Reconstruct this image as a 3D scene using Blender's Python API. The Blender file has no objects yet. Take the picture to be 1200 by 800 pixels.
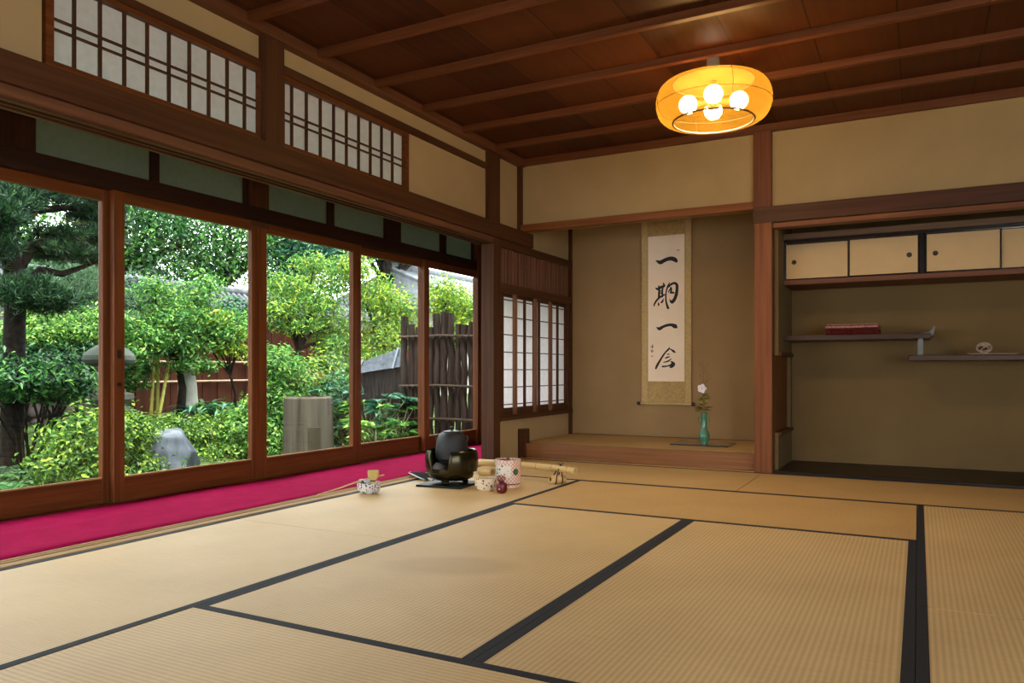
SKY, SUN, BULB, EXPOSURE = 9.0, 15.0, 225.0, 0.0
LEAF_LOW, LEAF_HIGH = 0.44, 1.1
import bpy, math, random
import numpy as np
from mathutils import Vector, Matrix
random.seed(7)
rng = np.random.default_rng(11)
PI = math.pi
scene = bpy.context.scene
COL = scene.collection

# ------------------------------------------------------------------ materials
def new_mat(name):
    m = bpy.data.materials.new(name)
    m.use_nodes = True
    nt = m.node_tree
    nt.nodes.clear()
    out = nt.nodes.new('ShaderNodeOutputMaterial')
    return m, nt, out

def node(nt, kind, **kw):
    n = nt.nodes.new(kind)
    for k, v in kw.items():
        if k in n.inputs:
            n.inputs[k].default_value = v
        else:
            setattr(n, k, v)
    return n

def ramp(nt, stops):
    r = nt.nodes.new('ShaderNodeValToRGB')
    e = r.color_ramp.elements
    while len(e) < len(stops):
        e.new(0.5)
    for i, (p, c) in enumerate(stops):
        e[i].position = p
        e[i].color = (*c, 1)
    return r

def plain(name, col, rough=0.6, metallic=0.0, noise=0.12, scale=12.0, bump=0.0, spec=0.5, coat=0.0):
    """a principled surface with a gentle noise variation in colour and optional bump"""
    m, nt, out = new_mat(name)
    b = node(nt, 'ShaderNodeBsdfPrincipled', Roughness=rough, Metallic=metallic)
    b.inputs['Specular IOR Level'].default_value = spec
    b.inputs['Coat Weight'].default_value = coat
    tc = nt.nodes.new('ShaderNodeTexCoord')
    nz = node(nt, 'ShaderNodeTexNoise', Scale=scale, Detail=4.0)
    nt.links.new(tc.outputs['Object'], nz.inputs['Vector'])
    c = np.array(col)
    r = ramp(nt, [(0.3, tuple(np.clip(c * (1 - noise), 0, 1))), (0.7, tuple(np.clip(c * (1 + noise), 0, 1)))])
    nt.links.new(nz.outputs['Fac'], r.inputs['Fac'])
    nt.links.new(r.outputs['Color'], b.inputs['Base Color'])
    if bump:
        bp = node(nt, 'ShaderNodeBump', Strength=bump, Distance=0.01)
        n2 = node(nt, 'ShaderNodeTexNoise', Scale=scale * 6, Detail=3.0)
        nt.links.new(tc.outputs['Object'], n2.inputs['Vector'])
        nt.links.new(n2.outputs['Fac'], bp.inputs['Height'])
        nt.links.new(bp.outputs['Normal'], b.inputs['Normal'])
    nt.links.new(b.outputs['BSDF'], out.inputs['Surface'])
    return m

def wood(name, dark, light, axis='X', rough=0.5, scale=1.0, bump=0.08, spec=0.22):
    """wood with grain stretched along one axis of the object"""
    m, nt, out = new_mat(name)
    b = node(nt, 'ShaderNodeBsdfPrincipled', Roughness=rough)
    b.inputs['Specular IOR Level'].default_value = spec
    tc = nt.nodes.new('ShaderNodeTexCoord')
    mp = nt.nodes.new('ShaderNodeMapping')
    s = {'X': (1.2, 38, 38), 'Y': (38, 1.2, 38), 'Z': (38, 38, 1.2)}[axis]
    mp.inputs['Scale'].default_value = tuple(v * scale for v in s)
    nt.links.new(tc.outputs['Object'], mp.inputs['Vector'])
    nz = node(nt, 'ShaderNodeTexNoise', Scale=1.0, Detail=6.0, Distortion=0.6)
    nt.links.new(mp.outputs['Vector'], nz.inputs['Vector'])
    r = ramp(nt, [(0.25, dark), (0.75, light)])
    nt.links.new(nz.outputs['Fac'], r.inputs['Fac'])
    nt.links.new(r.outputs['Color'], b.inputs['Base Color'])
    bp = node(nt, 'ShaderNodeBump', Strength=bump, Distance=0.004)
    nt.links.new(nz.outputs['Fac'], bp.inputs['Height'])
    nt.links.new(bp.outputs['Normal'], b.inputs['Normal'])
    nt.links.new(b.outputs['BSDF'], out.inputs['Surface'])
    return m

def board_ceiling_mat(name, dark, light, pitch, offset):
    """wide boards running along Y: seam lines and a tone of its own for every board"""
    m, nt, out = new_mat(name)
    b = node(nt, 'ShaderNodeBsdfPrincipled', Roughness=0.55)
    b.inputs['Specular IOR Level'].default_value = 0.2
    tc = nt.nodes.new('ShaderNodeTexCoord')
    sep = nt.nodes.new('ShaderNodeSeparateXYZ')
    nt.links.new(tc.outputs['Object'], sep.inputs['Vector'])
    def mth(op, a, bb=None):
        n = nt.nodes.new('ShaderNodeMath'); n.operation = op
        for i, v in enumerate((a, bb)):
            if v is None: continue
            if isinstance(v, (int, float)): n.inputs[i].default_value = v
            else: nt.links.new(v, n.inputs[i])
        return n.outputs[0]
    q = mth('DIVIDE', mth('ADD', sep.outputs['X'], offset), pitch)
    cell = mth('FLOOR', q)
    fr = mth('FRACT', q)
    seam = mth('LESS_THAN', fr, 0.016)
    wn = nt.nodes.new('ShaderNodeTexWhiteNoise'); wn.noise_dimensions = '1D'
    nt.links.new(cell, wn.inputs['W'])
    mp = nt.nodes.new('ShaderNodeMapping')
    mp.inputs['Scale'].default_value = (26, 0.8, 10)
    nt.links.new(tc.outputs['Object'], mp.inputs['Vector'])
    nz = node(nt, 'ShaderNodeTexNoise', Scale=1.0, Detail=6.0, Distortion=0.5)
    nt.links.new(mp.outputs['Vector'], nz.inputs['Vector'])
    f = mth('ADD', mth('MULTIPLY', nz.outputs['Fac'], 0.6), mth('MULTIPLY', wn.outputs['Value'], 0.4))
    r = ramp(nt, [(0.2, dark), (0.8, light)])
    nt.links.new(f, r.inputs['Fac'])
    mx = nt.nodes.new('ShaderNodeMix'); mx.data_type = 'RGBA'
    nt.links.new(seam, mx.inputs['Factor'])
    nt.links.new(r.outputs['Color'], mx.inputs['A'])
    mx.inputs['B'].default_value = (dark[0] * .3, dark[1] * .3, dark[2] * .3, 1)
    nt.links.new(mx.outputs['Result'], b.inputs['Base Color'])
    nt.links.new(b.outputs['BSDF'], out.inputs['Surface'])
    return m

def tatami_mat(name, c0, c1, axis, stain=None):
    """rush matting: fine ribs along the long side, faint cross weave, slow wear"""
    m, nt, out = new_mat(name)
    b = node(nt, 'ShaderNodeBsdfPrincipled', Roughness=0.55)
    b.inputs['Specular IOR Level'].default_value = 0.35
    tc = nt.nodes.new('ShaderNodeTexCoord')
    w1 = nt.nodes.new('ShaderNodeTexWave')
    w1.wave_type = 'BANDS'; w1.bands_direction = 'X' if axis == 'Y' else 'Y'
    w1.inputs['Scale'].default_value = 19.6
    w1.inputs['Distortion'].default_value = 0.25
    w1.inputs['Detail'].default_value = 1.0
    w2 = nt.nodes.new('ShaderNodeTexWave')
    w2.wave_type = 'BANDS'; w2.bands_direction = 'Y' if axis == 'Y' else 'X'
    w2.inputs['Scale'].default_value = 60
    w2.inputs['Distortion'].default_value = 1.5
    n1 = node(nt, 'ShaderNodeTexNoise', Scale=2.2, Detail=5.0)
    mp = nt.nodes.new('ShaderNodeMapping')
    mp.inputs['Scale'].default_value = (9, 160, 1) if axis == 'Y' else (160, 9, 1)
    n3 = node(nt, 'ShaderNodeTexNoise', Scale=1.0, Detail=3.0)
    nt.links.new(tc.outputs['Object'], mp.inputs['Vector'])
    nt.links.new(mp.outputs['Vector'], n3.inputs['Vector'])
    for n in (w1, w2, n1):
        nt.links.new(tc.outputs['Object'], n.inputs['Vector'])
    def mth(op, a, bb):
        n = nt.nodes.new('ShaderNodeMath'); n.operation = op
        for i, v in enumerate((a, bb)):
            if isinstance(v, (int, float)): n.inputs[i].default_value = v
            else: nt.links.new(v, n.inputs[i])
        return n.outputs[0]
    h = mth('ADD', mth('MULTIPLY', w1.outputs['Fac'], 0.30), mth('MULTIPLY', w2.outputs['Fac'], 0.10))
    f = mth('ADD', h, mth('ADD', mth('MULTIPLY', n1.outputs['Fac'], 0.5), mth('MULTIPLY', n3.outputs['Fac'], 0.3)))
    r = ramp(nt, [(0.32, c0), (0.85, c1)])
    nt.links.new(f, r.inputs['Fac'])
    if stain:
        # an old spill: a soft-edged browner patch
        m2 = nt.nodes.new('ShaderNodeMapping'); m2.vector_type = 'TEXTURE'
        m2.inputs['Location'].default_value = stain[0]; m2.inputs['Rotation'].default_value = (0, 0, stain[2]); m2.inputs['Scale'].default_value = stain[1]
        gr = nt.nodes.new('ShaderNodeTexGradient'); gr.gradient_type = 'SPHERICAL'
        nt.links.new(tc.outputs['Object'], m2.inputs['Vector']); nt.links.new(m2.outputs['Vector'], gr.inputs['Vector'])
        k = mth('MINIMUM', mth('MULTIPLY', mth('MULTIPLY', gr.outputs['Fac'], n1.outputs['Fac']), 1.3), 0.30)
        mx = nt.nodes.new('ShaderNodeMix'); mx.data_type = 'RGBA'
        nt.links.new(k, mx.inputs['Factor']); nt.links.new(r.outputs['Color'], mx.inputs['A'])
        mx.inputs['B'].default_value = (c0[0] * .62, c0[1] * .55, c0[2] * .45, 1)
        nt.links.new(mx.outputs['Result'], b.inputs['Base Color'])
    else:
        nt.links.new(r.outputs['Color'], b.inputs['Base Color'])
    bp = node(nt, 'ShaderNodeBump', Strength=0.35, Distance=0.003)
    nt.links.new(h, bp.inputs['Height'])
    nt.links.new(bp.outputs['Normal'], b.inputs['Normal'])
    nt.links.new(b.outputs['BSDF'], out.inputs['Surface'])
    return m

def leaf_mat(name, stops, trans=0.35, rough=0.4):
    """leaves: every leaf takes its own green from a ramp and lets some light through"""
    m, nt, out = new_mat(name)
    g = nt.nodes.new('ShaderNodeNewGeometry')
    # deeper low end and brighter top paint garden shade and highlights into leaves
    st = []
    for p, c in stops:
        st.append((p ** .75 if 0 < p < 1 else p, tuple(v * (LEAF_LOW + (LEAF_HIGH - LEAF_LOW) * p) for v in c)))
    r = ramp(nt, st)
    nt.links.new(g.outputs['Random Per Island'], r.inputs['Fac'])
    b = node(nt, 'ShaderNodeBsdfPrincipled', Roughness=rough)
    b.inputs['Specular IOR Level'].default_value = 0.22
    t = nt.nodes.new('ShaderNodeBsdfTranslucent')
    nt.links.new(r.outputs['Color'], b.inputs['Base Color'])
    nt.links.new(r.outputs['Color'], t.inputs['Color'])
    mx = nt.nodes.new('ShaderNodeMixShader'); mx.inputs['Fac'].default_value = trans
    nt.links.new(b.outputs['BSDF'], mx.inputs[1]); nt.links.new(t.outputs['BSDF'], mx.inputs[2])
    nt.links.new(mx.outputs['Shader'], out.inputs['Surface'])
    return m

def paper_mat(name, col, trans=0.5, fibre=0.05):
    m, nt, out = new_mat(name)
    tc = nt.nodes.new('ShaderNodeTexCoord')
    nz = node(nt, 'ShaderNodeTexNoise', Scale=30.0, Detail=4.0)
    nt.links.new(tc.outputs['Object'], nz.inputs['Vector'])
    c = np.array(col)
    r = ramp(nt, [(0.3, tuple(c * (1 - fibre))), (0.7, tuple(np.clip(c * (1 + fibre), 0, 1)))])
    nt.links.new(nz.outputs['Fac'], r.inputs['Fac'])
    d = nt.nodes.new('ShaderNodeBsdfDiffuse'); t = nt.nodes.new('ShaderNodeBsdfTranslucent')
    for n in (d, t): nt.links.new(r.outputs['Color'], n.inputs['Color'])
    mx = nt.nodes.new('ShaderNodeMixShader'); mx.inputs['Fac'].default_value = trans
    nt.links.new(d.outputs['BSDF'], mx.inputs[1]); nt.links.new(t.outputs['BSDF'], mx.inputs[2])
    nt.links.new(mx.outputs['Shader'], out.inputs['Surface'])
    return m

def glass_mat(name):
    m, nt, out = new_mat(name)
    t = nt.nodes.new('ShaderNodeBsdfTransparent'); t.inputs['Color'].default_value = (0.96, 0.98, 0.97, 1)
    g = nt.nodes.new('ShaderNodeBsdfGlossy'); g.inputs['Roughness'].default_value = 0.02
    lw = nt.nodes.new('ShaderNodeLayerWeight'); lw.inputs['Blend'].default_value = 0.5
    pw = nt.nodes.new('ShaderNodeMath'); pw.operation = 'POWER'; pw.inputs[1].default_value = 4.0
    ml = nt.nodes.new('ShaderNodeMath'); ml.operation = 'MULTIPLY_ADD'; ml.inputs[1].default_value = 0.5; ml.inputs[2].default_value = 0.025
    mx = nt.nodes.new('ShaderNodeMixShader')
    nt.links.new(lw.outputs['Facing'], pw.inputs[0]); nt.links.new(pw.outputs[0], ml.inputs[0])
    nt.links.new(ml.outputs[0], mx.inputs['Fac'])
    nt.links.new(t.outputs['BSDF'], mx.inputs[1]); nt.links.new(g.outputs['BSDF'], mx.inputs[2])
    nt.links.new(mx.outputs['Shader'], out.inputs['Surface'])
    return m

def emit_mat(name, col, strength):
    m, nt, out = new_mat(name)
    e = nt.nodes.new('ShaderNodeEmission')
    e.inputs['Color'].default_value = (*col, 1); e.inputs['Strength'].default_value = strength
    nt.links.new(e.outputs['Emission'], out.inputs['Surface'])
    return m

def shade_mat(name):
    """woven lamp shade: fine threads that let part of the bulb light straight through"""
    m, nt, out = new_mat(name)
    tc = nt.nodes.new('ShaderNodeTexCoord')
    mp = nt.nodes.new('ShaderNodeMapping'); mp.inputs['Scale'].default_value = (60, 60, 260)
    nz = node(nt, 'ShaderNodeTexNoise', Scale=1.0, Detail=3.0)
    nt.links.new(tc.outputs['Object'], mp.inputs['Vector']); nt.links.new(mp.outputs['Vector'], nz.inputs['Vector'])
    r = ramp(nt, [(0.3, SHADE_D), (0.7, SHADE_L)])
    nt.links.new(nz.outputs['Fac'], r.inputs['Fac'])
    d = nt.nodes.new('ShaderNodeBsdfDiffuse'); t = nt.nodes.new('ShaderNodeBsdfTranslucent')
    tr = nt.nodes.new('ShaderNodeBsdfTransparent'); tr.inputs['Color'].default_value = (1, .80, .42, 1)
    for n in (d, t): nt.links.new(r.outputs['Color'], n.inputs['Color'])
    a = nt.nodes.new('ShaderNodeMixShader'); a.inputs['Fac'].default_value = 0.5
    nt.links.new(d.outputs['BSDF'], a.inputs[1]); nt.links.new(t.outputs['BSDF'], a.inputs[2])
    b = nt.nodes.new('ShaderNodeMixShader'); b.inputs['Fac'].default_value = 0.22
    nt.links.new(a.outputs['Shader'], b.inputs[1]); nt.links.new(tr.outputs['BSDF'], b.inputs[2])
    nt.links.new(b.outputs['Shader'], out.inputs['Surface'])
    return m

def dots_mat(name, base, cols, scale=40.0, rough=0.25, thr=0.28):
    """glazed pottery with scattered painted flecks (voronoi cells) over a pale ground"""
    m, nt, out = new_mat(name)
    b = node(nt, 'ShaderNodeBsdfPrincipled', Roughness=rough)
    tc = nt.nodes.new('ShaderNodeTexCoord')
    v = nt.nodes.new('ShaderNodeTexVoronoi'); v.inputs['Scale'].default_value = scale
    nt.links.new(tc.outputs['Object'], v.inputs['Vector'])
    lt = nt.nodes.new('ShaderNodeMath'); lt.operation = 'LESS_THAN'; lt.inputs[1].default_value = thr
    nt.links.new(v.outputs['Distance'], lt.inputs[0])
    sp = nt.nodes.new('ShaderNodeSeparateColor')
    nt.links.new(v.outputs['Color'], sp.inputs['Color'])
    r = ramp(nt, [(i / max(1, len(cols)), c) for i, c in enumerate(cols)])
    r.color_ramp.interpolation = 'CONSTANT'
    nt.links.new(sp.outputs[0], r.inputs['Fac'])
    mx = nt.nodes.new('ShaderNodeMix'); mx.data_type = 'RGBA'
    nt.links.new(lt.outputs[0], mx.inputs['Factor'])
    mx.inputs['A'].default_value = (*base, 1)
    nt.links.new(r.outputs['Color'], mx.inputs['B'])
    nt.links.new(mx.outputs['Result'], b.inputs['Base Color'])
    nt.links.new(b.outputs['BSDF'], out.inputs['Surface'])
    return m

def lattice_mat(name, base, line, scale=160.0, width=0.22):
    """pottery painted with a fine criss-cross of thin lines"""
    m, nt, out = new_mat(name)
    b = node(nt, 'ShaderNodeBsdfPrincipled', Roughness=0.3)
    tc = nt.nodes.new('ShaderNodeTexCoord')
    sx = nt.nodes.new('ShaderNodeSeparateXYZ'); nt.links.new(tc.outputs['Object'], sx.inputs['Vector'])
    def mth(op, a, bb=None):
        n = nt.nodes.new('ShaderNodeMath'); n.operation = op
        for i, v in enumerate((a, bb)):
            if v is None: continue
            if isinstance(v, (int, float)): n.inputs[i].default_value = v
            else: nt.links.new(v, n.inputs[i])
        return n.outputs[0]
    ang = mth('MULTIPLY', mth('ARCTAN2', sx.outputs['Y'], sx.outputs['X']), 0.075)
    zz = sx.outputs['Z']
    l1 = mth('LESS_THAN', mth('FRACT', mth('MULTIPLY', mth('ADD', ang, zz), scale)), width)
    l2 = mth('LESS_THAN', mth('FRACT', mth('MULTIPLY', mth('SUBTRACT', ang, zz), scale)), width)
    l = mth('MAXIMUM', l1, l2)
    mx = nt.nodes.new('ShaderNodeMix'); mx.data_type = 'RGBA'
    nt.links.new(l, mx.inputs['Factor'])
    mx.inputs['A'].default_value = (*base, 1); mx.inputs['B'].default_value = (*line, 1)
    nt.links.new(mx.outputs['Result'], b.inputs['Base Color'])
    nt.links.new(b.outputs['BSDF'], out.inputs['Surface'])
    return m

# ------------------------------------------------------------------ mesh builder
class MB:
    def __init__(self):
        self.v, self.f = [], []
    def add(self, verts, faces):
        o = len(self.v)
        self.v += [tuple(p) for p in verts]
        self.f += [tuple(i + o for i in f) for f in faces]
        return self
    def box(self, x0, x1, y0, y1, z0, z1):
        v = [(x, y, z) for z in (z0, z1) for y in (y0, y1) for x in (x0, x1)]
        return self.add(v, [(0, 2, 3, 1), (4, 5, 7, 6), (0, 1, 5, 4), (2, 6, 7, 3), (0, 4, 6, 2), (1, 3, 7, 5)])
    def obox(self, c, size, rot):
        sx, sy, sz = (s / 2 for s in size)
        v = [Vector(c) + rot @ Vector((x, y, z)) for z in (-sz, sz) for y in (-sy, sy) for x in (-sx, sx)]
        return self.add(v, [(0, 2, 3, 1), (4, 5, 7, 6), (0, 1, 5, 4), (2, 6, 7, 3), (0, 4, 6, 2), (1, 3, 7, 5)])
    def tube(self, pts, rad, n=10, squash=None):
        pts = [Vector(p) for p in pts]
        if not hasattr(rad, '__len__'): rad = [rad] * len(pts)
        vs, fs = [], []
        prev = None
        for i, p in enumerate(pts):
            a = pts[max(0, i - 1)]; b = pts[min(len(pts) - 1, i + 1)]
            t = (b - a).normalized()
            if prev is None:
                u = t.orthogonal().normalized()
            else:
                u = (prev - t * prev.dot(t)).normalized()
            prev = u
            w = t.cross(u)
            for k in range(n):
                an = 2 * PI * k / n
                vs.append(p + (u * math.cos(an) + w * math.sin(an)) * rad[i])
        for i in range(len(pts) - 1):
            for k in range(n):
                k2 = (k + 1) % n
                fs.append((i * n + k, i * n + k2, (i + 1) * n + k2, (i + 1) * n + k))
        fs.append(tuple(reversed(range(n))))
        fs.append(tuple((len(pts) - 1) * n + k for k in range(n)))
        return self.add(vs, fs)
    def lathe(self, prof, c=(0, 0, 0), n=32, a0=0.0, a1=None):
        """revolve (r, z) points; r = 0 ends close on the axis"""
        full = a1 is None
        m = n if full else n + 1
        vs, idx = [], []
        for r, z in prof:
            if r < 1e-6:
                idx.append([len(vs)] * m); vs.append((c[0], c[1], c[2] + z)); continue
            row = []
            for k in range(m):
                an = a0 + (2 * PI if full else (a1 - a0)) * k / n
                row.append(len(vs)); vs.append((c[0] + r * math.cos(an), c[1] + r * math.sin(an), c[2] + z))
            idx.append(row)
        fs = []
        for i in range(len(prof) - 1):
            for k in range(n):
                k2 = (k + 1) % m
                q = [idx[i][k], idx[i][k2], idx[i + 1][k2], idx[i + 1][k]]
                u = []
                for x in q:
                    if x not in u: u.append(x)
                if len(u) >= 3: fs.append(tuple(u))
        return self.add(vs, fs)
    def prism(self, poly, axis, a, b):
        """extrude a 2-D outline along an axis between a and b"""
        n = len(poly)
        def P(p, t):
            return {'X': (t, p[0], p[1]), 'Y': (p[0], t, p[1]), 'Z': (p[0], p[1], t)}[axis]
        v = [P(p, a) for p in poly] + [P(p, b) for p in poly]
        f = [tuple(range(n)), tuple(reversed(range(n, 2 * n)))]
        f += [(i, i + n, (i + 1) % n + n, (i + 1) % n) for i in range(n)]
        return self.add(v, f)
    def ball(self, c, r, n=16, rz=None, m=10):
        rz = rz or r
        pr = [(r * math.sin(PI * i / m), -rz * math.cos(PI * i / m)) for i in range(m + 1)]
        pr[0] = (0, -rz); pr[-1] = (0, rz)
        return self.lathe(pr, c, n)
    def blob(self, c, r, seed, rough=0.18, sub=3, squash=(1, 1, 1)):
        """lumpy rock: a displaced sphere"""
        rs = np.random.default_rng(seed)
        ks = rs.normal(size=(9, 3)) * 2.2; ph = rs.uniform(0, 6.28, 9)
        n, m = 14 * sub, 8 * sub
        vs, fs = [], []
        for i in range(m + 1):
            th = PI * i / m
            for k in range(n):
                a = 2 * PI * k / n
                d = np.array((math.sin(th) * math.cos(a), math.sin(th) * math.sin(a), math.cos(th)))
                q = 1 + rough * sum(abs(math.sin(float(ks[j] @ d) + ph[j])) - .6 for j in range(9)) / 3
                vs.append((c[0] + d[0] * q * r * squash[0], c[1] + d[1] * q * r * squash[1], c[2] + d[2] * q * r * squash[2]))
        for i in range(m):
            for k in range(n):
                k2 = (k + 1) % n
                fs.append((i * n + k, (i + 1) * n + k, (i + 1) * n + k2, i * n + k2))
        return self.add(vs, fs)
    def rock(self, c, r, seed, planes=13, squash=(1, 1, 1), n=96, m=54):
        """faceted boulder: a sphere cut back by random planes"""
        rs = np.random.default_rng(seed)
        nv = rs.normal(size=(planes, 3)); nv /= np.linalg.norm(nv, axis=1, keepdims=True)
        h = rs.uniform(.72, .98, planes)
        vs, fs = [], []
        for i in range(m + 1):
            th = PI * i / m
            for k in range(n):
                a = 2 * PI * k / n
                d = np.array((math.sin(th) * math.cos(a), math.sin(th) * math.sin(a), math.cos(th)))
                q = nv @ d
                rr = min([1.08] + [h[j] / q[j] for j in range(planes) if q[j] > .05]) * r
                rr *= 1 + .02 * math.sin(d[0] * 9 + seed) * math.cos(d[2] * 8 + d[1] * 7)
                vs.append(tuple(c[x] + d[x] * rr * squash[x] for x in range(3)))
        for i in range(m):
            for k in range(n):
                k2 = (k + 1) % n
                fs.append((i * n + k, (i + 1) * n + k, (i + 1) * n + k2, i * n + k2))
        return self.add(vs, fs)
    def build(self, name, mat, parent=None, bevel=0.0, smooth=False, angle=0.7, solid=0.0):
        v = np.array(self.v, dtype=float)
        if parent is not None:
            org = np.zeros(3)
            q = parent
            while q is not None:
                org += np.array(q.location); q = q.parent
            loc = (0, 0, 0)
        else:
            org = np.array(((v[:, 0].min() + v[:, 0].max()) / 2, (v[:, 1].min() + v[:, 1].max()) / 2, v[:, 2].min()))
            loc = org
        me = bpy.data.meshes.new(name)
        me.from_pydata((v - org).tolist(), [], self.f)
        me.validate(); me.update()
        if smooth:
            me.polygons.foreach_set('use_smooth', [True] * len(me.polygons))
            me.set_sharp_from_angle(angle=angle)
        me.materials.append(mat)
        o = bpy.data.objects.new(name, me)
        COL.objects.link(o)
        o.location = loc
        if parent is not None: o.parent = parent
        if solid:
            md = o.modifiers.new('thickness', 'SOLIDIFY'); md.thickness = solid
        if bevel:
            md = o.modifiers.new('edge', 'BEVEL'); md.width = bevel; md.segments = 2; md.limit_method = 'ANGLE'
        return o

def box(name, x0, x1, y0, y1, z0, z1, mat, parent=None, bevel=0.0):
    return MB().box(x0, x1, y0, y1, z0, z1).build(name, mat, parent, bevel)

def tag(o, label=None, cat=None, group=None, kind=None):
    if label: o['label'] = label
    if cat: o['category'] = cat
    if group: o['group'] = group
    if kind: o['kind'] = kind
    return o

def thing(name, label, cat, loc, group=None, kind=None):
    o = bpy.data.objects.new(name, None)
    COL.objects.link(o)
    o.location = loc
    o.empty_display_size = 0.1
    return tag(o, label, cat, group, kind)

def struct(o, label, cat):
    return tag(o, label, cat, None, 'structure')

# ------------------------------------------------------------------ foliage
def leaf_mesh(name, P, N, L, W, mat, parent=None, fold=0.18, droop=0.15, T=None):
    """many leaves as one mesh: folded diamonds at points P, facing N, of length L and width W"""
    n = len(P)
    P = np.asarray(P, float); N = np.asarray(N, float)
    N /= np.linalg.norm(N, axis=1, keepdims=True) + 1e-9
    if T is None:
        T = rng.normal(size=(n, 3))
    T = T - (T * N).sum(1, keepdims=True) * N
    T /= np.linalg.norm(T, axis=1, keepdims=True) + 1e-9
    B = np.cross(N, T)
    L = np.broadcast_to(np.asarray(L, float), (n,))[:, None]; W = np.broadcast_to(np.asarray(W, float), (n,))[:, None]
    V = np.empty((n, 4, 3))
    V[:, 0] = P
    V[:, 1] = P + T * L * .45 + B * W * .5 + N * W * fold
    V[:, 2] = P + T * L - N * L * droop
    V[:, 3] = P + T * L * .45 - B * W * .5 + N * W * fold
    V = V.reshape(-1, 3)
    if parent is not None:
        V = V - np.array(parent.location); loc = None
    else:
        loc = np.array((V[:, 0].mean(), V[:, 1].mean(), V[:, 2].min())); V = V - loc
    me = bpy.data.meshes.new(name)
    me.vertices.add(len(V)); me.vertices.foreach_set('co', V.astype(np.float32).ravel())
    base = np.arange(n)[:, None] * 4
    tri = np.concatenate([base + np.array([[0, 1, 2]]), base + np.array([[0, 2, 3]])], axis=1).reshape(-1)
    me.loops.add(len(tri)); me.loops.foreach_set('vertex_index', tri.astype(np.int32))
    nf = len(tri) // 3
    me.polygons.add(nf); me.polygons.foreach_set('loop_start', (np.arange(nf) * 3).astype(np.int32))
    me.update(calc_edges=True); me.validate()
    me.materials.append(mat)
    o = bpy.data.objects.new(name, me); COL.objects.link(o)
    if parent is not None: o.parent = parent
    else: o.location = loc
    return o

def blob_points(blobs, inner=0.45):
    """points and outward directions over a set of ellipsoids (cx, cy, cz, rx, ry, rz, count)"""
    PP, DD = [], []
    for cx, cy, cz, rx, ry, rz, n in blobs:
        d = rng.normal(size=(n, 3)); d /= np.linalg.norm(d, axis=1, keepdims=True)
        r = inner + (1 - inner) * rng.uniform(0, 1, n) ** 0.6
        r = r * (1 + .18 * np.sin(d[:, 0] * 5 + cx * 3) * np.cos(d[:, 1] * 6 + cy) + .10 * np.sin(d[:, 2] * 7 + cz))
        # loose sprays that stick out of the rounded mass
        r = np.where(rng.uniform(0, 1, n) < .22, r * (1 + .42 * np.abs(np.sin(d[:, 0] * 4.3 + cy * 5) * np.sin(d[:, 1] * 5.1 + cx * 4)) ), r)
        PP.append(np.array((cx, cy, cz)) + d * np.array((rx, ry, rz)) * r[:, None]); DD.append(d)
    return np.concatenate(PP), np.concatenate(DD)

def foliage(blobs, L, W, mat, parent, name='foliage', up=0.6, rnd=0.6, droop=0.2, inner=0.45):
    if isinstance(mat, (list, tuple)):
        # two tones of leaf, each tone a foliage part of its own
        k = len(mat)
        for i, mm in enumerate(mat):
            foliage([(*b[:6], int(b[6] / k)) for b in blobs], L, W, mm, parent, name, up, rnd, droop, inner)
        return None
    P, D = blob_points(blobs, inner)
    n = len(P)
    N = D * 0.7 + np.array((0, 0, up)) + rng.normal(size=(n, 3)) * rnd
    s = rng.uniform(.65, 1.25, n)
    return leaf_mesh(name, P, N, L * s, W * s, mat, parent, droop=droop)

def needles(pads, tuft_n, per, L, mat, parent, name='foliage'):
    """pine pads: tufts of thin needles fanning upward from the twig ends"""
    P0, D0 = blob_points([(a, b, c, d, e, f, tuft_n) for a, b, c, d, e, f in pads], 0.2)
    n = len(P0)
    A = D0 * np.array((.6, .6, .3)) + np.array((0, 0, .75)) + rng.normal(size=(n, 3)) * .25
    P = np.repeat(P0, per, 0); A = np.repeat(A, per, 0)
    T = A + rng.normal(size=P.shape) * .55
    T /= np.linalg.norm(T, axis=1, keepdims=True)
    N = np.cross(T, rng.normal(size=P.shape))
    s = rng.uniform(.7, 1.2, len(P))
    return leaf_mesh(name, P, N, L * s, 0.0075, mat, parent, droop=0.0, fold=.2, T=T)
# ------------------------------------------------------------------ palette
SHADE_D = (0.080, 0.038, 0.0035); SHADE_L = (0.125, 0.062, 0.006)
BEAM_D, BEAM_L = (0.040, 0.0135, 0.005), (0.092, 0.034, 0.0125)
RED_D, RED_L = (0.065, 0.017, 0.004), (0.185, 0.055, 0.013)
M_beamX = wood('beam wood along x', BEAM_D, BEAM_L, 'X')
M_beamY = wood('beam wood along y', BEAM_D, BEAM_L, 'Y')
M_beamZ = wood('beam wood along z', BEAM_D, BEAM_L, 'Z')
M_redX = wood('red wood along x', RED_D, RED_L, 'X', rough=0.38)
M_redY = wood('red wood along y', RED_D, RED_L, 'Y', rough=0.38)
M_redZ = wood('red wood along z', RED_D, RED_L, 'Z', rough=0.38)
M_darkwood = wood('dark polished board', (0.008, 0.0045, 0.0025), (0.022, 0.0125, 0.007), 'X', rough=0.4)
M_shelf = wood('shelf board', (0.035, 0.018, 0.012), (0.075, 0.042, 0.030), 'X', rough=0.4)
M_ceil = board_ceiling_mat('ceiling boards', (0.038, 0.0095, 0.0022), (0.105, 0.030, 0.0065), 0.379, 2.83)
M_batten = wood('ceiling batten wood', (0.085, 0.026, 0.009), (0.175, 0.058, 0.021), 'X')
M_plaster = plain('sand plaster', (0.375, 0.260, 0.127), 0.95, noise=0.05, scale=5, bump=0.06, spec=0.1)
M_alcove = plain('alcove plaster', (0.33, 0.210, 0.098), 0.95, noise=0.07, scale=3, bump=0.06, spec=0.1)
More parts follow.
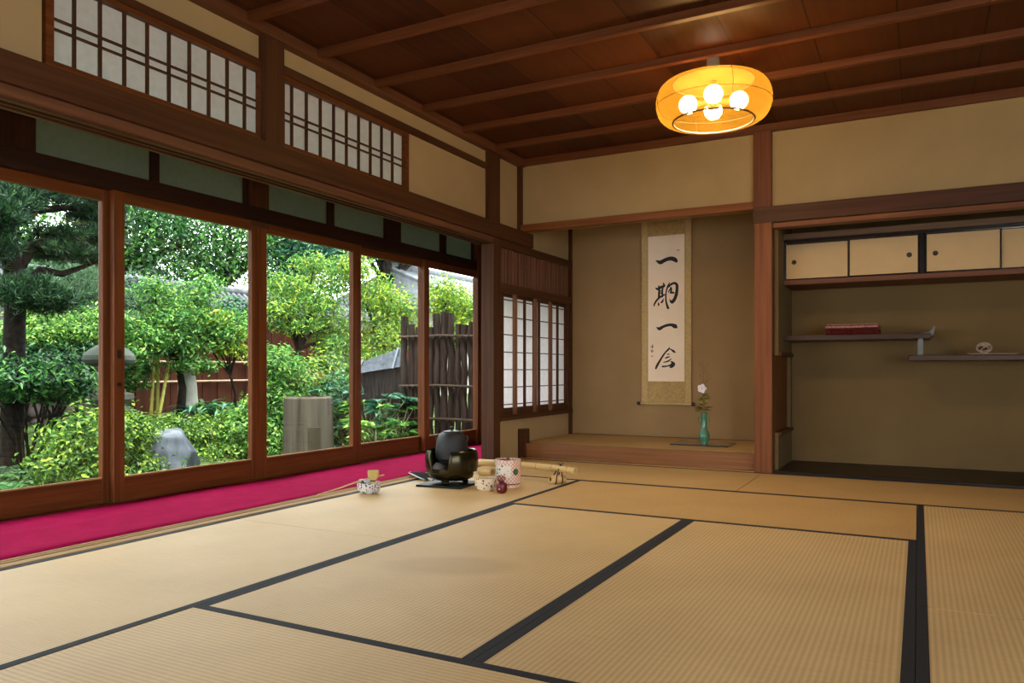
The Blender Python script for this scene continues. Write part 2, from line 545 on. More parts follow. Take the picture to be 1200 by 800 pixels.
M_recess = plain('recess plaster', (0.155, 0.102, 0.044), 0.95, noise=0.10, scale=2.2, bump=0.06, spec=0.1)
M_tatY = tatami_mat('tatami lengthwise', (0.49, 0.325, 0.14), (0.73, 0.50, 0.228), 'Y')
M_tatX = tatami_mat('tatami crosswise', (0.49, 0.325, 0.14), (0.73, 0.50, 0.228), 'X')
M_tatDim = tatami_mat('painted dim tatami', (0.42, 0.25, 0.085), (0.62, 0.39, 0.15), 'X')  # darker, warmer copy with the duller light painted into the colour
M_border = plain('tatami border cloth', (0.013, 0.014, 0.018), 0.8, noise=0.35, scale=160, bump=0.15, spec=0.3)
M_carpet = plain('magenta felt', (0.35, 0.0075, 0.062), 0.95, noise=0.12, scale=9, bump=0.25, spec=0.02)
M_thresh = wood('threshold wood', (0.30, 0.17, 0.06), (0.46, 0.28, 0.11), 'Y', rough=0.6, spec=0.1)
M_groove = plain('dark groove wood', (0.022, 0.012, 0.006), 0.8, spec=0.05)
M_paper = paper_mat('shoji paper', (0.95, 0.95, 0.95), 0.68)
M_frost = paper_mat('frosted transom', (0.25, 0.285, 0.22), 0.45)
M_glass = glass_mat('window glass')
M_fusuma = plain('fusuma paper', (0.53, 0.375, 0.20), 0.9, noise=0.04, scale=6, spec=0.15)
M_lacquer = plain('black lacquer', (0.010, 0.011, 0.014), 0.16, noise=0.1, spec=0.6, coat=0.6)
M_metal = plain('dark pull metal', (0.014, 0.012, 0.011), 0.4, metallic=0.3)
M_soil = plain('under floor', (0.16, 0.12, 0.08), 0.95)

# ------------------------------------------------------------------ floor, walls, ceiling
struct(box('floor', -2.95, 3.0, -2.2, 6.6, -0.35, -0.062, M_soil), 'timber floor under the tatami mats', 'floor')
struct(box('floor_veranda', -3.86, -2.95, -2.2, 6.6, -0.35, -0.012, M_darkwood), 'veranda boards under the magenta felt carpet', 'floor')
struct(box('floor_alcove', -2.79, -0.99, 5.49, 6.456, -0.06, 0.095, M_soil), 'raised base of the scroll alcove', 'floor')
struct(box('ceiling', -2.83, 3.0, -2.2, 5.47, 2.375, 2.42, M_ceil), 'dark reddish wooden board ceiling of the room', 'ceiling')
struct(box('ceiling_veranda', -4.72, -2.95, -2.4, 6.9, 2.26, 2.31, M_beamY), 'plain board ceiling above the veranda and its eave', 'ceiling')
struct(box('ceiling_alcove', -2.95, -0.86, 5.47, 6.6, 2.18, 2.24, M_beamX), 'board ceiling hidden high in the scroll alcove', 'ceiling')
struct(box('roof', -4.75, 3.4, -3.4, 7.0, 2.55, 2.75, M_beamY), 'roof over the tatami room and veranda', 'roof')

# left wall above the beam (between room and veranda): plaster pieces round the two transom windows
b = MB()
b.box(-2.88, -2.83, -2.2, 1.66, 1.80, 2.375)
b.box(-2.88, -2.83, 1.66, 2.70, 2.185, 2.375)
b.box(-2.88, -2.83, 2.83, 4.90, 2.225, 2.375)
b.box(-2.88, -2.83, 3.925, 4.90, 1.80, 2.185)
b.box(-2.88, -2.83, 5.05, 6.50, 1.69, 2.375)
b.box(-2.88, -2.83, 5.07, 6.50, 0.0, 0.31)
struct(b.build('wall_left', M_plaster), 'beige plaster wall above the veranda windows', 'wall')
# back wall above the lintels
struct(box('wall_back', -2.83, 3.0, 5.45, 5.50, 1.80, 2.375, M_plaster), 'beige plaster wall above the alcove and shelf recess', 'wall')
struct(box('wall_alcove', -2.90, -0.86, 6.456, 6.52, -0.2, 2.25, M_alcove), 'brown plaster back wall behind the hanging scroll', 'wall')
b = MB()
b.box(-0.985, -0.93, 5.49, 6.456, 0.0, 2.25)
struct(b.build('wall_alcove_side', M_alcove), 'alcove side wall behind the reddish corner post', 'wall')
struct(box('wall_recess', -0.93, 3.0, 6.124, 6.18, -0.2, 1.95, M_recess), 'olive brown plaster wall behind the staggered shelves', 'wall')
# side wall of the recess with its low framed opening
b = MB()
b.box(-0.93, -0.85, 5.49, 6.124, 0.80, 1.95)
b.box(-0.93, -0.85, 5.49, 6.124, 0.0, 0.265)
b.box(-0.93, -0.85, 6.05, 6.124, 0.265, 0.80)
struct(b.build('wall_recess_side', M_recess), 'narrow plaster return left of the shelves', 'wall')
b = MB()
b.box(-0.93, -0.875, 5.49, 6.05, 0.265, 0.80)
struct(b.build('trim_1', M_redZ, bevel=.002), 'reddish boarded opening low beside the shelf recess', 'niche')
b = MB()
b.box(-0.875, -0.832, 5.495, 6.075, 0.795, 0.822); b.box(-0.875, -0.832, 5.495, 6.075, 0.245, 0.270)
struct(b.build('trim_2', M_beamY, bevel=.002), 'dark sill and head of the low recess opening', 'trim')
struct(box('ceiling_recess', -0.93, 3.0, 5.50, 6.18, 1.95, 2.0, M_beamX), 'top of the shelf recess', 'ceiling')
b = MB(); b.box(3.0, 3.08, 1.3, 6.6, -0.1, 2.55); b.box(3.0, 3.08, -2.2, 1.3, 1.9, 2.55)
struct(b.build('wall_right', M_beamZ), 'dark boarded wall on the right side, opening beside the viewer added for light', 'wall')  # unseen side; opening and dark boards shaped to set the side light
b = MB()
b.box(-2.95, 3.0, -2.28, -2.2, 1.55, 2.55); b.box(-2.95, 0.9, -2.28, -2.2, -0.1, 1.55)
struct(b.build('wall_front', M_plaster), 'plaster wall behind the viewer with a low opening added for light', 'wall')  # unseen side; opening added to let sky light in from behind
struct(box('wall_veranda_end', -3.80, -2.88, 6.42, 6.50, -0.1, 2.26, M_redZ), 'dark boarded end of the veranda', 'wall')
struct(box('wall_veranda', -3.80, -3.72, -2.2, 6.50, 2.02, 2.26, M_beamY), 'dark board above the frosted transoms', 'wall')

# beams and posts of the left side
struct(box('trim_3', -2.84, -2.778, -2.2, 5.60, 1.692, 1.803, M_beamY, bevel=.004), 'long dark wooden beam under the transom windows', 'beam')
b = MB()
b.box(-2.93, -2.80, -2.2, 4.975, 1.650, 1.692)
struct(b.build('trim_4', wood('lintel wood', (0.085, 0.034, 0.015), (0.17, 0.07, 0.032), 'Y'), bevel=.002), 'paler grooved lintel under the long beam', 'lintel')
b = MB()
b.box(-2.925, -2.905, -2.2, 4.97, 1.640, 1.651); b.box(-2.872, -2.862, -2.2, 4.97, 1.640, 1.651); b.box(-2.832, -2.808, -2.2, 4.97, 1.640, 1.651)
struct(b.build('trim_5', M_beamY), 'ridges between the lintel grooves', 'trim')
struct(box('trim_6', -2.91, -2.80, 4.975, 5.078, 0.0, 1.692, M_beamZ, bevel=.004), 'brown corner post between veranda and alcove window', 'post')
struct(box('trim_7', -2.89, -2.788, 4.90, 5.052, 1.803, 2.335, M_beamZ, bevel=.003), 'short dark post above the beam near the alcove', 'post')
struct(box('trim_8', -2.89, -2.788, 2.705, 2.830, 1.803, 2.335, M_beamZ, bevel=.003), 'short dark post between the two transom windows', 'post')
struct(box('trim_9', -2.845, -2.815, 2.830, 4.90, 2.183, 2.228, M_beamY), 'thin dark rail above the second transom window', 'trim')
struct(box('trim_10', -2.845, -2.812, 1.66, 2.705, 2.165, 2.20, M_beamY), 'thin dark rail above the first transom window', 'trim')
struct(box('trim_11', -2.86, -2.775, -2.2, 5.45, 2.318, 2.376, wood('cornice wood left', (0.08, 0.027, 0.011), (0.15, 0.055, 0.024), 'Y'), bevel=.003), 'reddish cornice along the left ceiling edge', 'cornice')
struct(box('trim_12', -2.775, 3.0, 5.415, 5.455, 2.323, 2.376, M_batten, bevel=.003), 'reddish cornice along the back ceiling edge', 'cornice')
struct(box('trim_13', -2.835, -2.80, 5.405, 5.45, 1.80, 2.323, M_beamZ), 'thin dark strip in the corner of left and back wall', 'trim')
# alcove lintel, corner posts
struct(box('trim_14', -2.80, -0.985, 5.405, 5.46, 1.797, 1.853, wood('alcove lintel wood', (0.12, 0.036, 0.009), (0.24, 0.082, 0.022), 'X'), bevel=.003), 'reddish lintel across the top of the scroll alcove', 'lintel')
struct(box('trim_15', -0.99, -0.873, 5.375, 5.49, -0.06, 1.70, wood('alcove post wood', (0.10, 0.028, 0.007), (0.225, 0.073, 0.020), 'Z', rough=0.5), bevel=.005), 'reddish square post between alcove and shelf recess', 'post')
struct(box('trim_16', -1.0, -0.883, 5.40, 5.46, 1.803, 2.323, wood('upper post wood', (0.085, 0.024, 0.010), (0.17, 0.055, 0.023), 'Z'), bevel=.003), 'short dark post above the reddish alcove post', 'post')
struct(box('trim_17', -1.0, 3.0, 5.372, 5.46, 1.694, 1.803, wood('right beam wood', (0.042, 0.014, 0.006), (0.09, 0.032, 0.014), 'X'), bevel=.004), 'long dark beam above the shelf recess', 'beam')
struct(box('trim_18', -0.873, 3.0, 5.40, 5.49, 1.660, 1.694, wood('right lintel wood', (0.12, 0.040, 0.015), (0.24, 0.088, 0.036), 'X'), bevel=.002), 'paler lintel strip under the right beam', 'lintel')
struct(box('trim_19', -2.835, -2.805, 6.42, 6.47, 0.0, 2.2, M_beamZ), 'dark strip in the back corner of the alcove', 'trim')
struct(box('trim_20', -2.84, -2.775, 5.42, 5.52, -0.06, 0.228, M_beamZ, bevel=.003), 'stub post at the left end of the alcove step', 'post')
struct(box('trim_21', -2.775, -0.99, 5.45, 5.49, 0.0, 0.118, wood('alcove step wood', (0.14, 0.052, 0.015), (0.26, 0.105, 0.034), 'X', rough=0.4), bevel=.003), 'long reddish board forming the front of the alcove step', 'step')
struct(box('trim_22', -0.873, 3.0, 5.40, 6.124, -0.06, 0.014, M_darkwood, bevel=.003), 'dark polished floor board of the shelf recess', 'board')

# ceiling battens
for i in range(14):
    y = 4.957 - i * 0.476
    struct(box('trim_%d' % (30 + i), -2.80, 3.0, y, y + 0.040, 2.337, 2.376, M_batten, bevel=.003), 'reddish ceiling batten, number %d counted from the back wall' % (i + 1), 'batten')

# ------------------------------------------------------------------ transom shoji windows
def shoji_transom(name, label, y0, y1, ztop, ys):
    t = thing(name, label, 'window', (-2.85, (y0 + y1) / 2, 1.803), kind='structure')
    MB().box(-2.858, -2.854, y0, y1, 1.815, ztop).build('paper', M_paper, t)
    f = MB()
    f.box(-2.872, -2.818, y0 - .03, y0, 1.803, ztop + .02); f.box(-2.872, -2.818, y1, y1 + .03, 1.803, ztop + .02)
    f.box(-2.872, -2.818, y0, y1, ztop, ztop + .022); f.box(-2.872, -2.818, y0, y1, 1.803, 1.838)
    f.build('frame', M_redY, t)
    g = MB()
    for y in ys: g.box(-2.8545, -2.838, y - .0042, y + .0042, 1.838, ztop)
    for z in (1.968, 2.006): g.box(-2.8545, -2.840, y0, y1, z - .0035, z + .0035)
    g.build('lattice', M_beamZ, t)
    return t
shoji_transom('window_1', 'long paper transom window at upper left with ten bays', 1.698, 2.703, 2.146, [1.791 + .1044 * i for i in range(9)])
shoji_transom('window_2', 'paper transom window between the short posts nearer the alcove', 2.862, 3.895, 2.158, [2.938 + .1063 * i for i in range(0, 9)])

# ------------------------------------------------------------------ side window of the alcove: slats and shoji
t = thing('window_3', 'paper lattice window in the alcove side wall', 'window', (-2.83, 5.75, 0.31), kind='structure')
f = MB()
f.box(-2.88, -2.80, 5.078, 6.42, 1.633, 1.692)
f.box(-2.88, -2.80, 5.078, 6.42, 1.292, 1.362)
f.box(-2.88, -2.795, 5.078, 6.44, 0.308, 0.350)
f.box(-2.875, -2.812, 5.078, 5.135, 0.350, 1.292)
f.box(-2.875, -2.812, 6.365, 6.42, 0.350, 1.292)
f.build('frame', M_beamY, t, bevel=.002)
s = MB()
for i in range(24):
    y = 5.085 + i * 0.0558
    s.box(-2.850, -2.822, y, y + 0.026, 1.36, 1.634)
    s.box(-2.850, -2.838, y + .032, y + 0.050, 1.36, 1.634)
s.box(-2.866, -2.852, 5.078, 6.42, 1.36, 1.634)
s.build('slat_panel', wood('slat wood', (0.08, 0.034, 0.020), (0.24, 0.11, 0.07), 'Z'), t)
MB().box(-2.856, -2.852, 5.13, 6.37, 0.40, 1.272).build('paper', M_paper, t)
g = MB()
g.box(-2.870, -2.835, 5.13, 6.37, 0.350, 0.402); g.box(-2.870, -2.835, 5.13, 6.37, 1.268, 1.292)
for y in (5.185, 5.565, 5.832, 6.208): g.box(-2.8525, -2.836, y - .011, y + .011, 0.40, 1.27)
for y in (5.40, 5.745, 6.055): g.box(-2.8525, -2.836, y - .022, y + .022, 0.40, 1.27)
for z in (0.428, 0.563, 0.701, 0.838, 0.974, 1.112, 1.246): g.box(-2.8525, -2.838, 5.13, 6.37, z - .0035, z + .0035)
g.build('lattice', M_beamZ, t)
g = MB()
for y, w in ((5.352, .018), (5.715, .016), (6.012, .018)): g.box(-2.835, -2.808, y - w, y + w, 0.345, 1.30)
g.build('pole', wood('pole wood', (0.14, 0.06, 0.03), (0.27, 0.125, 0.07), 'Z'), t, bevel=.004)

# ------------------------------------------------------------------ sliding glass doors to the garden
DZ = [(-3.765, -3.730), (-3.722, -3.687)]
def glass_door(idx, label, y0, y1, track, sl=.062, sr=.062, pull=False):
    xa, xb = DZ[track]
    t = thing('door_%d' % idx, label, 'sliding glass door', ((xa + xb) / 2, (y0 + y1) / 2, 0.0), kind='structure')
    MB().box(xa, xb, y0, y0 + sl, 0.006, 1.64).build('stile', M_redZ, t, bevel=.003)
    MB().box(xa, xb, y1 - sr, y1, 0.006, 1.64).build('stile', M_redZ, t, bevel=.003)
    MB().box(xa + .003, xb - .003, y0 + sl, y1 - sr, 0.006, 0.134).build('bottom_rail', M_redY, t, bevel=.003)
    MB().box(xa + .003, xb - .003, y0 + sl, y1 - sr, 1.574, 1.64).build('top_rail', M_redY, t, bevel=.003)
    xm = (xa + xb) / 2
    MB().box(xm - .002, xm + .002, y0 + sl, y1 - sr, 0.13, 1.578).build('glass_pane', M_glass, t)
    MB().box(xm, xb - .004, y0 + sl, y1 - sr, 0.134, 0.141).build('highlight_bead', M_thresh, t)  # pale strip paints the highlight line along the foot of the glass
    if pull:
        yc = y0 + sl / 2
        MB().box(xb - .001, xb + .0015, yc - .011, yc + .011, 0.758, 0.802).build('finger_pull', M_metal, t)
        k = MB(); k.tube([(xb - .001, yc, 0.622), (xb + .003, yc, 0.622)], .012, 14)
        k.build('lock', M_metal, t)
    return t
glass_door(6, 'sliding glass door farthest left, out past the picture edge', 0.62, 1.60, 1)
glass_door(1, 'leftmost sliding glass door, showing the pine', 1.55, 2.56, 0)
glass_door(2, 'sliding glass door with pull and lock, showing the boulder', 2.532, 3.524, 1, pull=True)
glass_door(3, 'sliding glass door in front of the stone basin', 3.526, 4.525, 1, sr=.09)
glass_door(4, 'sliding glass door beside the bark fence end', 4.478, 5.43, 0, sl=.075)
glass_door(5, 'farthest sliding glass door, in front of the bark fence', 5.355, 6.275, 1, sl=.075)
glass_door(7, 'sliding glass door well behind the viewer', -0.35, 0.66, 0)
struct(box('trim_50', -3.728, -3.67, 6.215, 6.42, 0.0, 2.02, M_redZ, bevel=.003), 'dark jamb at the far end of the veranda doors', 'post')
struct(box('trim_51', -3.80, -3.672, -2.2, 6.205, 1.632, 1.724, wood('door head wood', (0.014, 0.005, 0.0025), (0.035, 0.012, 0.005), 'Y'), bevel=.003), 'dark head rail above the sliding glass doors', 'rail')
b = MB(); b.box(-3.80, -3.66, -2.2, 6.205, -0.012, 0.006)
struct(b.build('trim_52', M_redY), 'sill rail under the sliding glass doors', 'rail')
# frosted transoms over the doors
bays = [(2.146, 2.775), (2.816, 3.434), (3.604, 4.20), (4.250, 4.86), (5.05, 5.66), (5.725, 6.20)]
for i, (a, c) in enumerate(bays):
    t = thing('window_%d' % (4 + i), 'frosted transom pane, %s from the left above the glass doors' % ['first', 'second', 'third', 'fourth', 'fifth', 'sixth'][i], 'window', (-3.74, (a + c) / 2, 1.724), kind='structure')
    MB().box(-3.746, -3.738, a, c, 1.724, 2.02).build('pane', M_frost, t)
b = MB()
ys = [(-2.2, 2.146)] + [(bays[i][1], bays[i + 1][0]) for i in range(5)] + [(6.20, 6.205)]
for a, c in ys: b.box(-3.77, -3.705, a, c, 1.724, 2.02)
struct(b.build('trim_53', wood('mullion wood', (0.02, 0.007, 0.003), (0.055, 0.019, 0.007), 'Z')), 'uprights between the frosted transoms', 'trim')
struct(box('trim_54', -3.79, -3.68, 3.455, 3.600, 1.60, 2.10, M_beamZ, bevel=.003), 'thicker post where the middle glass doors meet the transoms', 'post')

# threshold with two grooves, carpet
b = MB()
for a, c, z in ((-2.952, -2.936, 0.004), (-2.920, -2.905, 0.004), (-2.888, -2.842, 0.004)): b.box(a, c, -2.2, 4.975, -0.05, z)
struct(b.build('trim_55', M_thresh), 'pale threshold rails between carpet and tatami', 'threshold')
struct(box('trim_56', -2.95, -2.80, -2.2, 4.975, -0.06, -0.010, M_groove), 'dark bottom of the threshold grooves', 'threshold')
struct(box('trim_57', -2.95, -2.84, 5.078, 6.42, -0.05, 0.003, M_thresh), 'threshold under the alcove side wall', 'threshold')
b = MB()
nx, ny = 14, 160
vs, fs = [], []
for j in range(ny + 1):
    for i in range(nx + 1):
        x = -3.668 + (0.716) * i / nx; y = -2.2 + 8.6 * j / ny
        z = 0.004 + 0.010 * max(0, math.sin((x + 3.1) * 19 + 0.5 * math.sin(y * 1.3))) ** 3 * (0.5 + 0.5 * math.sin(y * 0.9 + 1)) + 0.002 * math.sin(y * 5 + x * 9)
        if i == nx: z = 0.002
        vs.append((x, y, z))
for j in range(ny):
    for i in range(nx):
        q = j * (nx + 1) + i
        fs.append((q, q + 1, q + nx + 2, q + nx + 1))
b.add(vs, fs)
c = b.build('felt_carpet', M_carpet, smooth=True, angle=1.5)
md = c.modifiers.new('thickness', 'SOLIDIFY'); md.thickness = 0.006; md.offset = -1
tag(c, 'long magenta felt carpet along the veranda floor', 'carpet')

# ------------------------------------------------------------------ tatami
XL, XC, XR = -1.883, -0.945, -0.007
def tatami(label, x0, x1, y0, y1, axis, borders=(1, 1), old=False, mat=None):  # old picks the copy with the dim light painted in
    t = thing('tatami_mat', label, 'tatami mat', ((x0 + x1) / 2, (y0 + y1) / 2, -0.06), 'tatami mats of the room floor')
    e = .0008
    ex, ey = (e, .0022) if axis == 'Y' else (.0022, e)
    MB().box(x0 + ex, x1 - ex, y0 + ey, y1 - ey, -0.06, 0.0).build('rush_surface', mat if mat else M_tatDim if old else (M_tatY if axis == 'Y' else M_tatX), t)
    w = 0.030
    for side in (0, 1):
        if not borders[side]: continue
        ww = w * borders[side]
        if axis == 'Y':
            a, c = (x0 + e, x0 + ww) if side == 0 else (x1 - ww, x1 - e)
            m = MB().box(a, c, y0 + e, y1 - e, -0.001, 0.0012)
        else:
            a, c = (y0 + e, y0 + ww) if side == 0 else (y1 - ww, y1 - e)
            m = MB().box(x0 + e, x1 - e, a, c, -0.001, 0.0012)
        m.build('border', M_border, t)
    return t
YB, YT, YD = 4.466, 3.514, 1.573
tatami('tatami mat along the veranda, under the kettle and tea bowls', -2.838, XL, 2.556, YB, 'Y')
tatami('tatami mat along the veranda at the left edge of the photo', -2.838, XL, 0.646, 2.556, 'Y')
tatami('tatami mat along the veranda, behind the viewer', -2.838, XL, -1.264, 0.646, 'Y')
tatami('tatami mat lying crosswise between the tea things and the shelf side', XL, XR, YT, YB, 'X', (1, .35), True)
tatami('middle tatami mat with the faint brown stain', XL, XC, YD, YT, 'Y', mat=tatami_mat('stained tatami', (0.49, 0.325, 0.14), (0.73, 0.50, 0.228), 'Y', ((-.07, -.24, .06), (.30, .16, .3), .42)))
tatami('middle tatami mat right of the thick centre border', XC, XR, YD, YT, 'Y')
tatami('crosswise tatami mat at the bottom of the photo', XL, XR, YD - .955, YD, 'X')
tatami('tatami mat at the right edge, its short side toward the shelf recess', XR, XR + .955, 2.556, YB, 'Y')
tatami('tatami mat at the right edge, nearer the viewer', XR, XR + .955, 0.646, 2.556, 'Y')
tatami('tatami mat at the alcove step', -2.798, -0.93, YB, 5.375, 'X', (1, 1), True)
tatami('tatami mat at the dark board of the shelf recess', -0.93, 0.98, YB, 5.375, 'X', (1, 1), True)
tatami('tatami mat in the far right corner, out of the photo', 0.98, 2.99, YB, 5.375, 'X')
tatami('tatami mat against the right wall', XR + .955, XR + 1.91, 2.556, YB, 'Y')
tatami('tatami mat against the right wall, nearer the viewer', XR + .955, XR + 1.91, 0.646, 2.556, 'Y')
tatami('crosswise tatami mat right behind the viewer', XL, XR, -0.337, YD - .955, 'X')
tatami('second crosswise tatami mat behind the viewer', XL, XR, -1.29, -0.337, 'X')
struct(box('floor_filler', 1.904, 3.0, -2.2, YB, -0.06, 0.0, M_tatY), 'rush floor along the right wall', 'floor')
struct(box('floor_filler_front', -2.84, 1.904, -2.2, -1.295, -0.06, 0.0, M_tatX), 'rush floor along the open front side', 'floor')
struct(box('floor_filler_side', XR, 1.904, -1.295, 0.645, -0.06, 0.0, M_tatX), 'rush floor to the right behind the viewer', 'floor')
struct(box('floor_filler_strip', -2.80, -0.99, 5.375, 5.45, -0.06, -0.001, M_tatX), 'narrow strip in front of the alcove step', 'floor')
t = thing('alcove_mat', 'thin rush mat covering the raised floor of the scroll alcove', 'tatami mat', (-1.89, 5.97, 0.095))
MB().box(-2.79, -0.99, 5.49, 6.455, 0.095, 0.119).build('rush_surface', M_tatDim, t)
MB().box(-2.79, -0.99, 6.425, 6.455, 0.1185, 0.1205).build('border', M_border, t)
STROKES =  {'one_a': [[(-2.008, 1.645, 0.0037), (-1.972, 1.628, 0.0175), (-1.942, 1.639, 0.0165), (-1.908, 1.651, 0.0165), (-1.871, 1.654, 0.0174), (-1.841, 1.641, 0.0183), (-1.83, 1.629, 0.0128)]],
 'ki': [[(-2.01, 1.407, 0.0058), (-1.994, 1.399, 0.0104), (-1.965, 1.412, 0.0115), (-1.937, 1.422, 0.0103), (-1.93, 1.426, 0.0046)], [(-1.984, 1.422, 0.0069), (-1.98, 1.382, 0.0097), (-1.982, 1.346, 0.0097), (-1.984, 1.318, 0.0092)], [(-1.944, 1.447, 0.0046), (-1.936, 1.426, 0.0087), (-1.947, 1.408, 0.0069), (-1.954, 1.376, 0.0083), (-1.951, 1.34, 0.0078), (-1.954, 1.328, 0.0055)], [(-1.982, 1.377, 0.0032), (-1.961, 1.381, 0.0037), (-1.949, 1.383, 0.0032)], [(-1.982, 1.359, 0.0037), (-1.958, 1.362, 0.0041), (-1.949, 1.363, 0.0032)], [(-1.994, 1.314, 0.0055), (-1.97, 1.329, 0.0083), (-1.947, 1.342, 0.0078), (-1.928, 1.347, 0.0051)], [(-1.982, 1.32, 0.0069), (-1.999, 1.305, 0.0083), (-2.018, 1.278, 0.0074), (-2.027, 1.255, 0.0055)], [(-1.944, 1.312, 0.0028), (-1.949, 1.293, 0.0078), (-1.96, 1.281, 0.0078)], [(-1.987, 1.281, 0.0032), (-1.985, 1.265, 0.0078), (-1.988, 1.256, 0.0046)], [(-1.888, 1.447, 0.0037), (-1.902, 1.42, 0.0073), (-1.914, 1.388, 0.006), (-1.921, 1.347, 0.006), (-1.921, 1.301, 0.0069), (-1.911, 1.255, 0.0092), (-1.902, 1.232, 0.0105), (-1.895, 1.229, 0.0055)], [(-1.904, 1.406, 0.0046), (-1.876, 1.432, 0.0091), (-1.846, 1.442, 0.01), (-1.825, 1.425, 0.0119), (-1.824, 1.388, 0.0128), (-1.83, 1.343, 0.0137), (-1.846, 1.303, 0.0142), (-1.867, 1.281, 0.0146), (-1.883, 1.295, 0.006), (-1.888, 1.309, 0.0023)], [(-1.881, 1.407, 0.0037), (-1.874, 1.4, 0.0078), (-1.886, 1.385, 0.0069), (-1.897, 1.374, 0.0041), (-1.897, 1.362, 0.0027)], [(-1.879, 1.4, 0.0059), (-1.872, 1.379, 0.0069), (-1.881, 1.362, 0.0069), (-1.862, 1.361, 0.0082), (-1.848, 1.358, 0.0055)]],
 'one_b': [[(-2.002, 1.067, 0.0037), (-1.978, 1.055, 0.0147), (-1.946, 1.071, 0.012), (-1.908, 1.083, 0.0119), (-1.871, 1.085, 0.0128), (-1.841, 1.072, 0.0192), (-1.83, 1.064, 0.0109)]],
 'kai': [[(-1.89, 0.893, 0.0027), (-1.897, 0.877, 0.0078), (-1.923, 0.852, 0.0069), (-1.951, 0.815, 0.0078), (-1.977, 0.774, 0.0088), (-1.999, 0.737, 0.0102), (-2.01, 0.712, 0.0079)], [(-1.89, 0.881, 0.0041), (-1.872, 0.872, 0.0059), (-1.853, 0.858, 0.0096), (-1.839, 0.848, 0.0046)], [(-1.911, 0.833, 0.0032), (-1.9, 0.834, 0.005), (-1.888, 0.832, 0.0027)], [(-1.925, 0.801, 0.0046), (-1.909, 0.807, 0.0064), (-1.89, 0.812, 0.0046)], [(-1.942, 0.765, 0.0032), (-1.918, 0.769, 0.0055), (-1.895, 0.778, 0.006), (-1.874, 0.794, 0.0032)], [(-1.949, 0.728, 0.0078), (-1.923, 0.73, 0.0064), (-1.895, 0.735, 0.006), (-1.872, 0.741, 0.0137), (-1.855, 0.75, 0.016)], [(-1.876, 0.771, 0.0046), (-1.862, 0.76, 0.0114), (-1.855, 0.744, 0.0142), (-1.872, 0.725, 0.0101), (-1.888, 0.721, 0.0032)]],
 'sign': [[(-2.041, 0.92, 0.0023), (-2.042, 0.89, 0.0042)], [(-2.056, 0.893, 0.0019), (-2.049, 0.906, 0.0028)], [(-2.034, 0.913, 0.0014), (-2.037, 0.895, 0.0023)], [(-2.051, 0.872, 0.0032), (-2.037, 0.869, 0.0032)], [(-2.053, 0.86, 0.0028), (-2.034, 0.858, 0.0032)], [(-2.046, 0.874, 0.0019), (-2.044, 0.848, 0.0023)]],
 'seal': [[(-2.051, 0.818, 0.0046), (-2.037, 0.818, 0.0046)]],
 'seal2': [[(-1.82, 1.722, 0.0055), (-1.808, 1.722, 0.0055)]]}
# ------------------------------------------------------------------ hanging scroll
def ribbon(pts, y, n=8):
    """a brush stroke: a soft-edged ribbon of varying width through (x, z, half width) points"""
    P = [np.array(p, float) for p in pts]
    if len(P) > 2:
        Q = [P[0]] + P + [P[-1]]
        S = []
        for i in range(1, len(Q) - 2):
            for k in range(n):
                t = k / n
                p0, p1, p2, p3 = Q[i - 1], Q[i], Q[i + 1], Q[i + 2]
                S.append(.5 * ((2 * p1) + (-p0 + p2) * t + (2 * p0 - 5 * p1 + 4 * p2 - p3) * t * t + (-p0 + 3 * p1 - 3 * p2 + p3) * t ** 3))
        S.append(P[-1]); P = S
    vs, fs = [], []
    for i, p in enumerate(P):
        a = P[max(0, i - 1)]; b = P[min(len(P) - 1, i + 1)]
        t = (b - a)[:2]; t = t / (np.linalg.norm(t) + 1e-9)
        nx, nz = -t[1], t[0]
        w = max(p[2], .0006)
        vs += [(p[0] + nx * w, y, p[1] + nz * w), (p[0] - nx * w, y, p[1] - nz * w)]
    for i in range(len(P) - 1):
        fs.append((2 * i, 2 * i + 1, 2 * i + 3, 2 * i + 2))
    m = MB().add(vs, fs)
    for p in (P[0], P[-1]):
        w = max(p[2], .0006)
        m.add([(p[0] + w * math.cos(a), y, p[1] + w * math.sin(a)) for a in np.linspace(0, 2 * PI, 13)[:-1]], [tuple(range(12))])
    return m

M_brocade = plain('scroll brocade', (0.43, 0.29, 0.115), 0.8, noise=0.22, scale=70, bump=0.1, spec=0.2)
M_brocade2 = plain('scroll brocade border', (0.52, 0.365, 0.16), 0.8, noise=0.15, scale=90, bump=0.1, spec=0.2)
M_scrollpaper = plain('scroll paper', (0.90, 0.72, 0.54), 0.9, noise=0.04, scale=5, spec=0.1)
M_ink = plain('black ink', (0.012, 0.010, 0.009), 0.7, noise=0.2, scale=60)
M_ink2 = plain('faded ink', (0.16, 0.10, 0.06), 0.8)
M_ink3 = plain('pale seal', (0.45, 0.30, 0.18), 0.8)
t = thing('hanging_scroll', 'tall hanging scroll with four brushed characters on the alcove wall', 'scroll', (-1.93, 6.44, 0.40))
SX0, SX1 = -2.140, -1.702
MB().box(SX0, SX1, 6.4345, 6.4375, 0.405, 2.12).build('mounting', M_brocade, t)
m = MB()
for a, c in ((SX0, SX0 + .052), (SX1 - .048, SX1)): m.box(a, c, 6.4338, 6.4346, 0.41, 2.12)
m.build('side_strip', M_brocade2, t)
MB().box(-2.080, -1.760, 6.4325, 6.4340, 0.600, 1.856).build('paper', M_scrollpaper, t)
y = 6.4318
for key in ('one_a', 'ki', 'one_b', 'kai'):
    m = MB()
    for i, s in enumerate(STROKES[key]):
        r = ribbon(s, y - .00004 * i); m.add(r.v, r.f)
    m.build('brushed_character', M_ink, t)
m = MB()
for i, s in enumerate(STROKES['sign']):
    r = ribbon(s, y - .00004 * i); m.add(r.v, r.f)
m.build('signature', M_ink2, t)
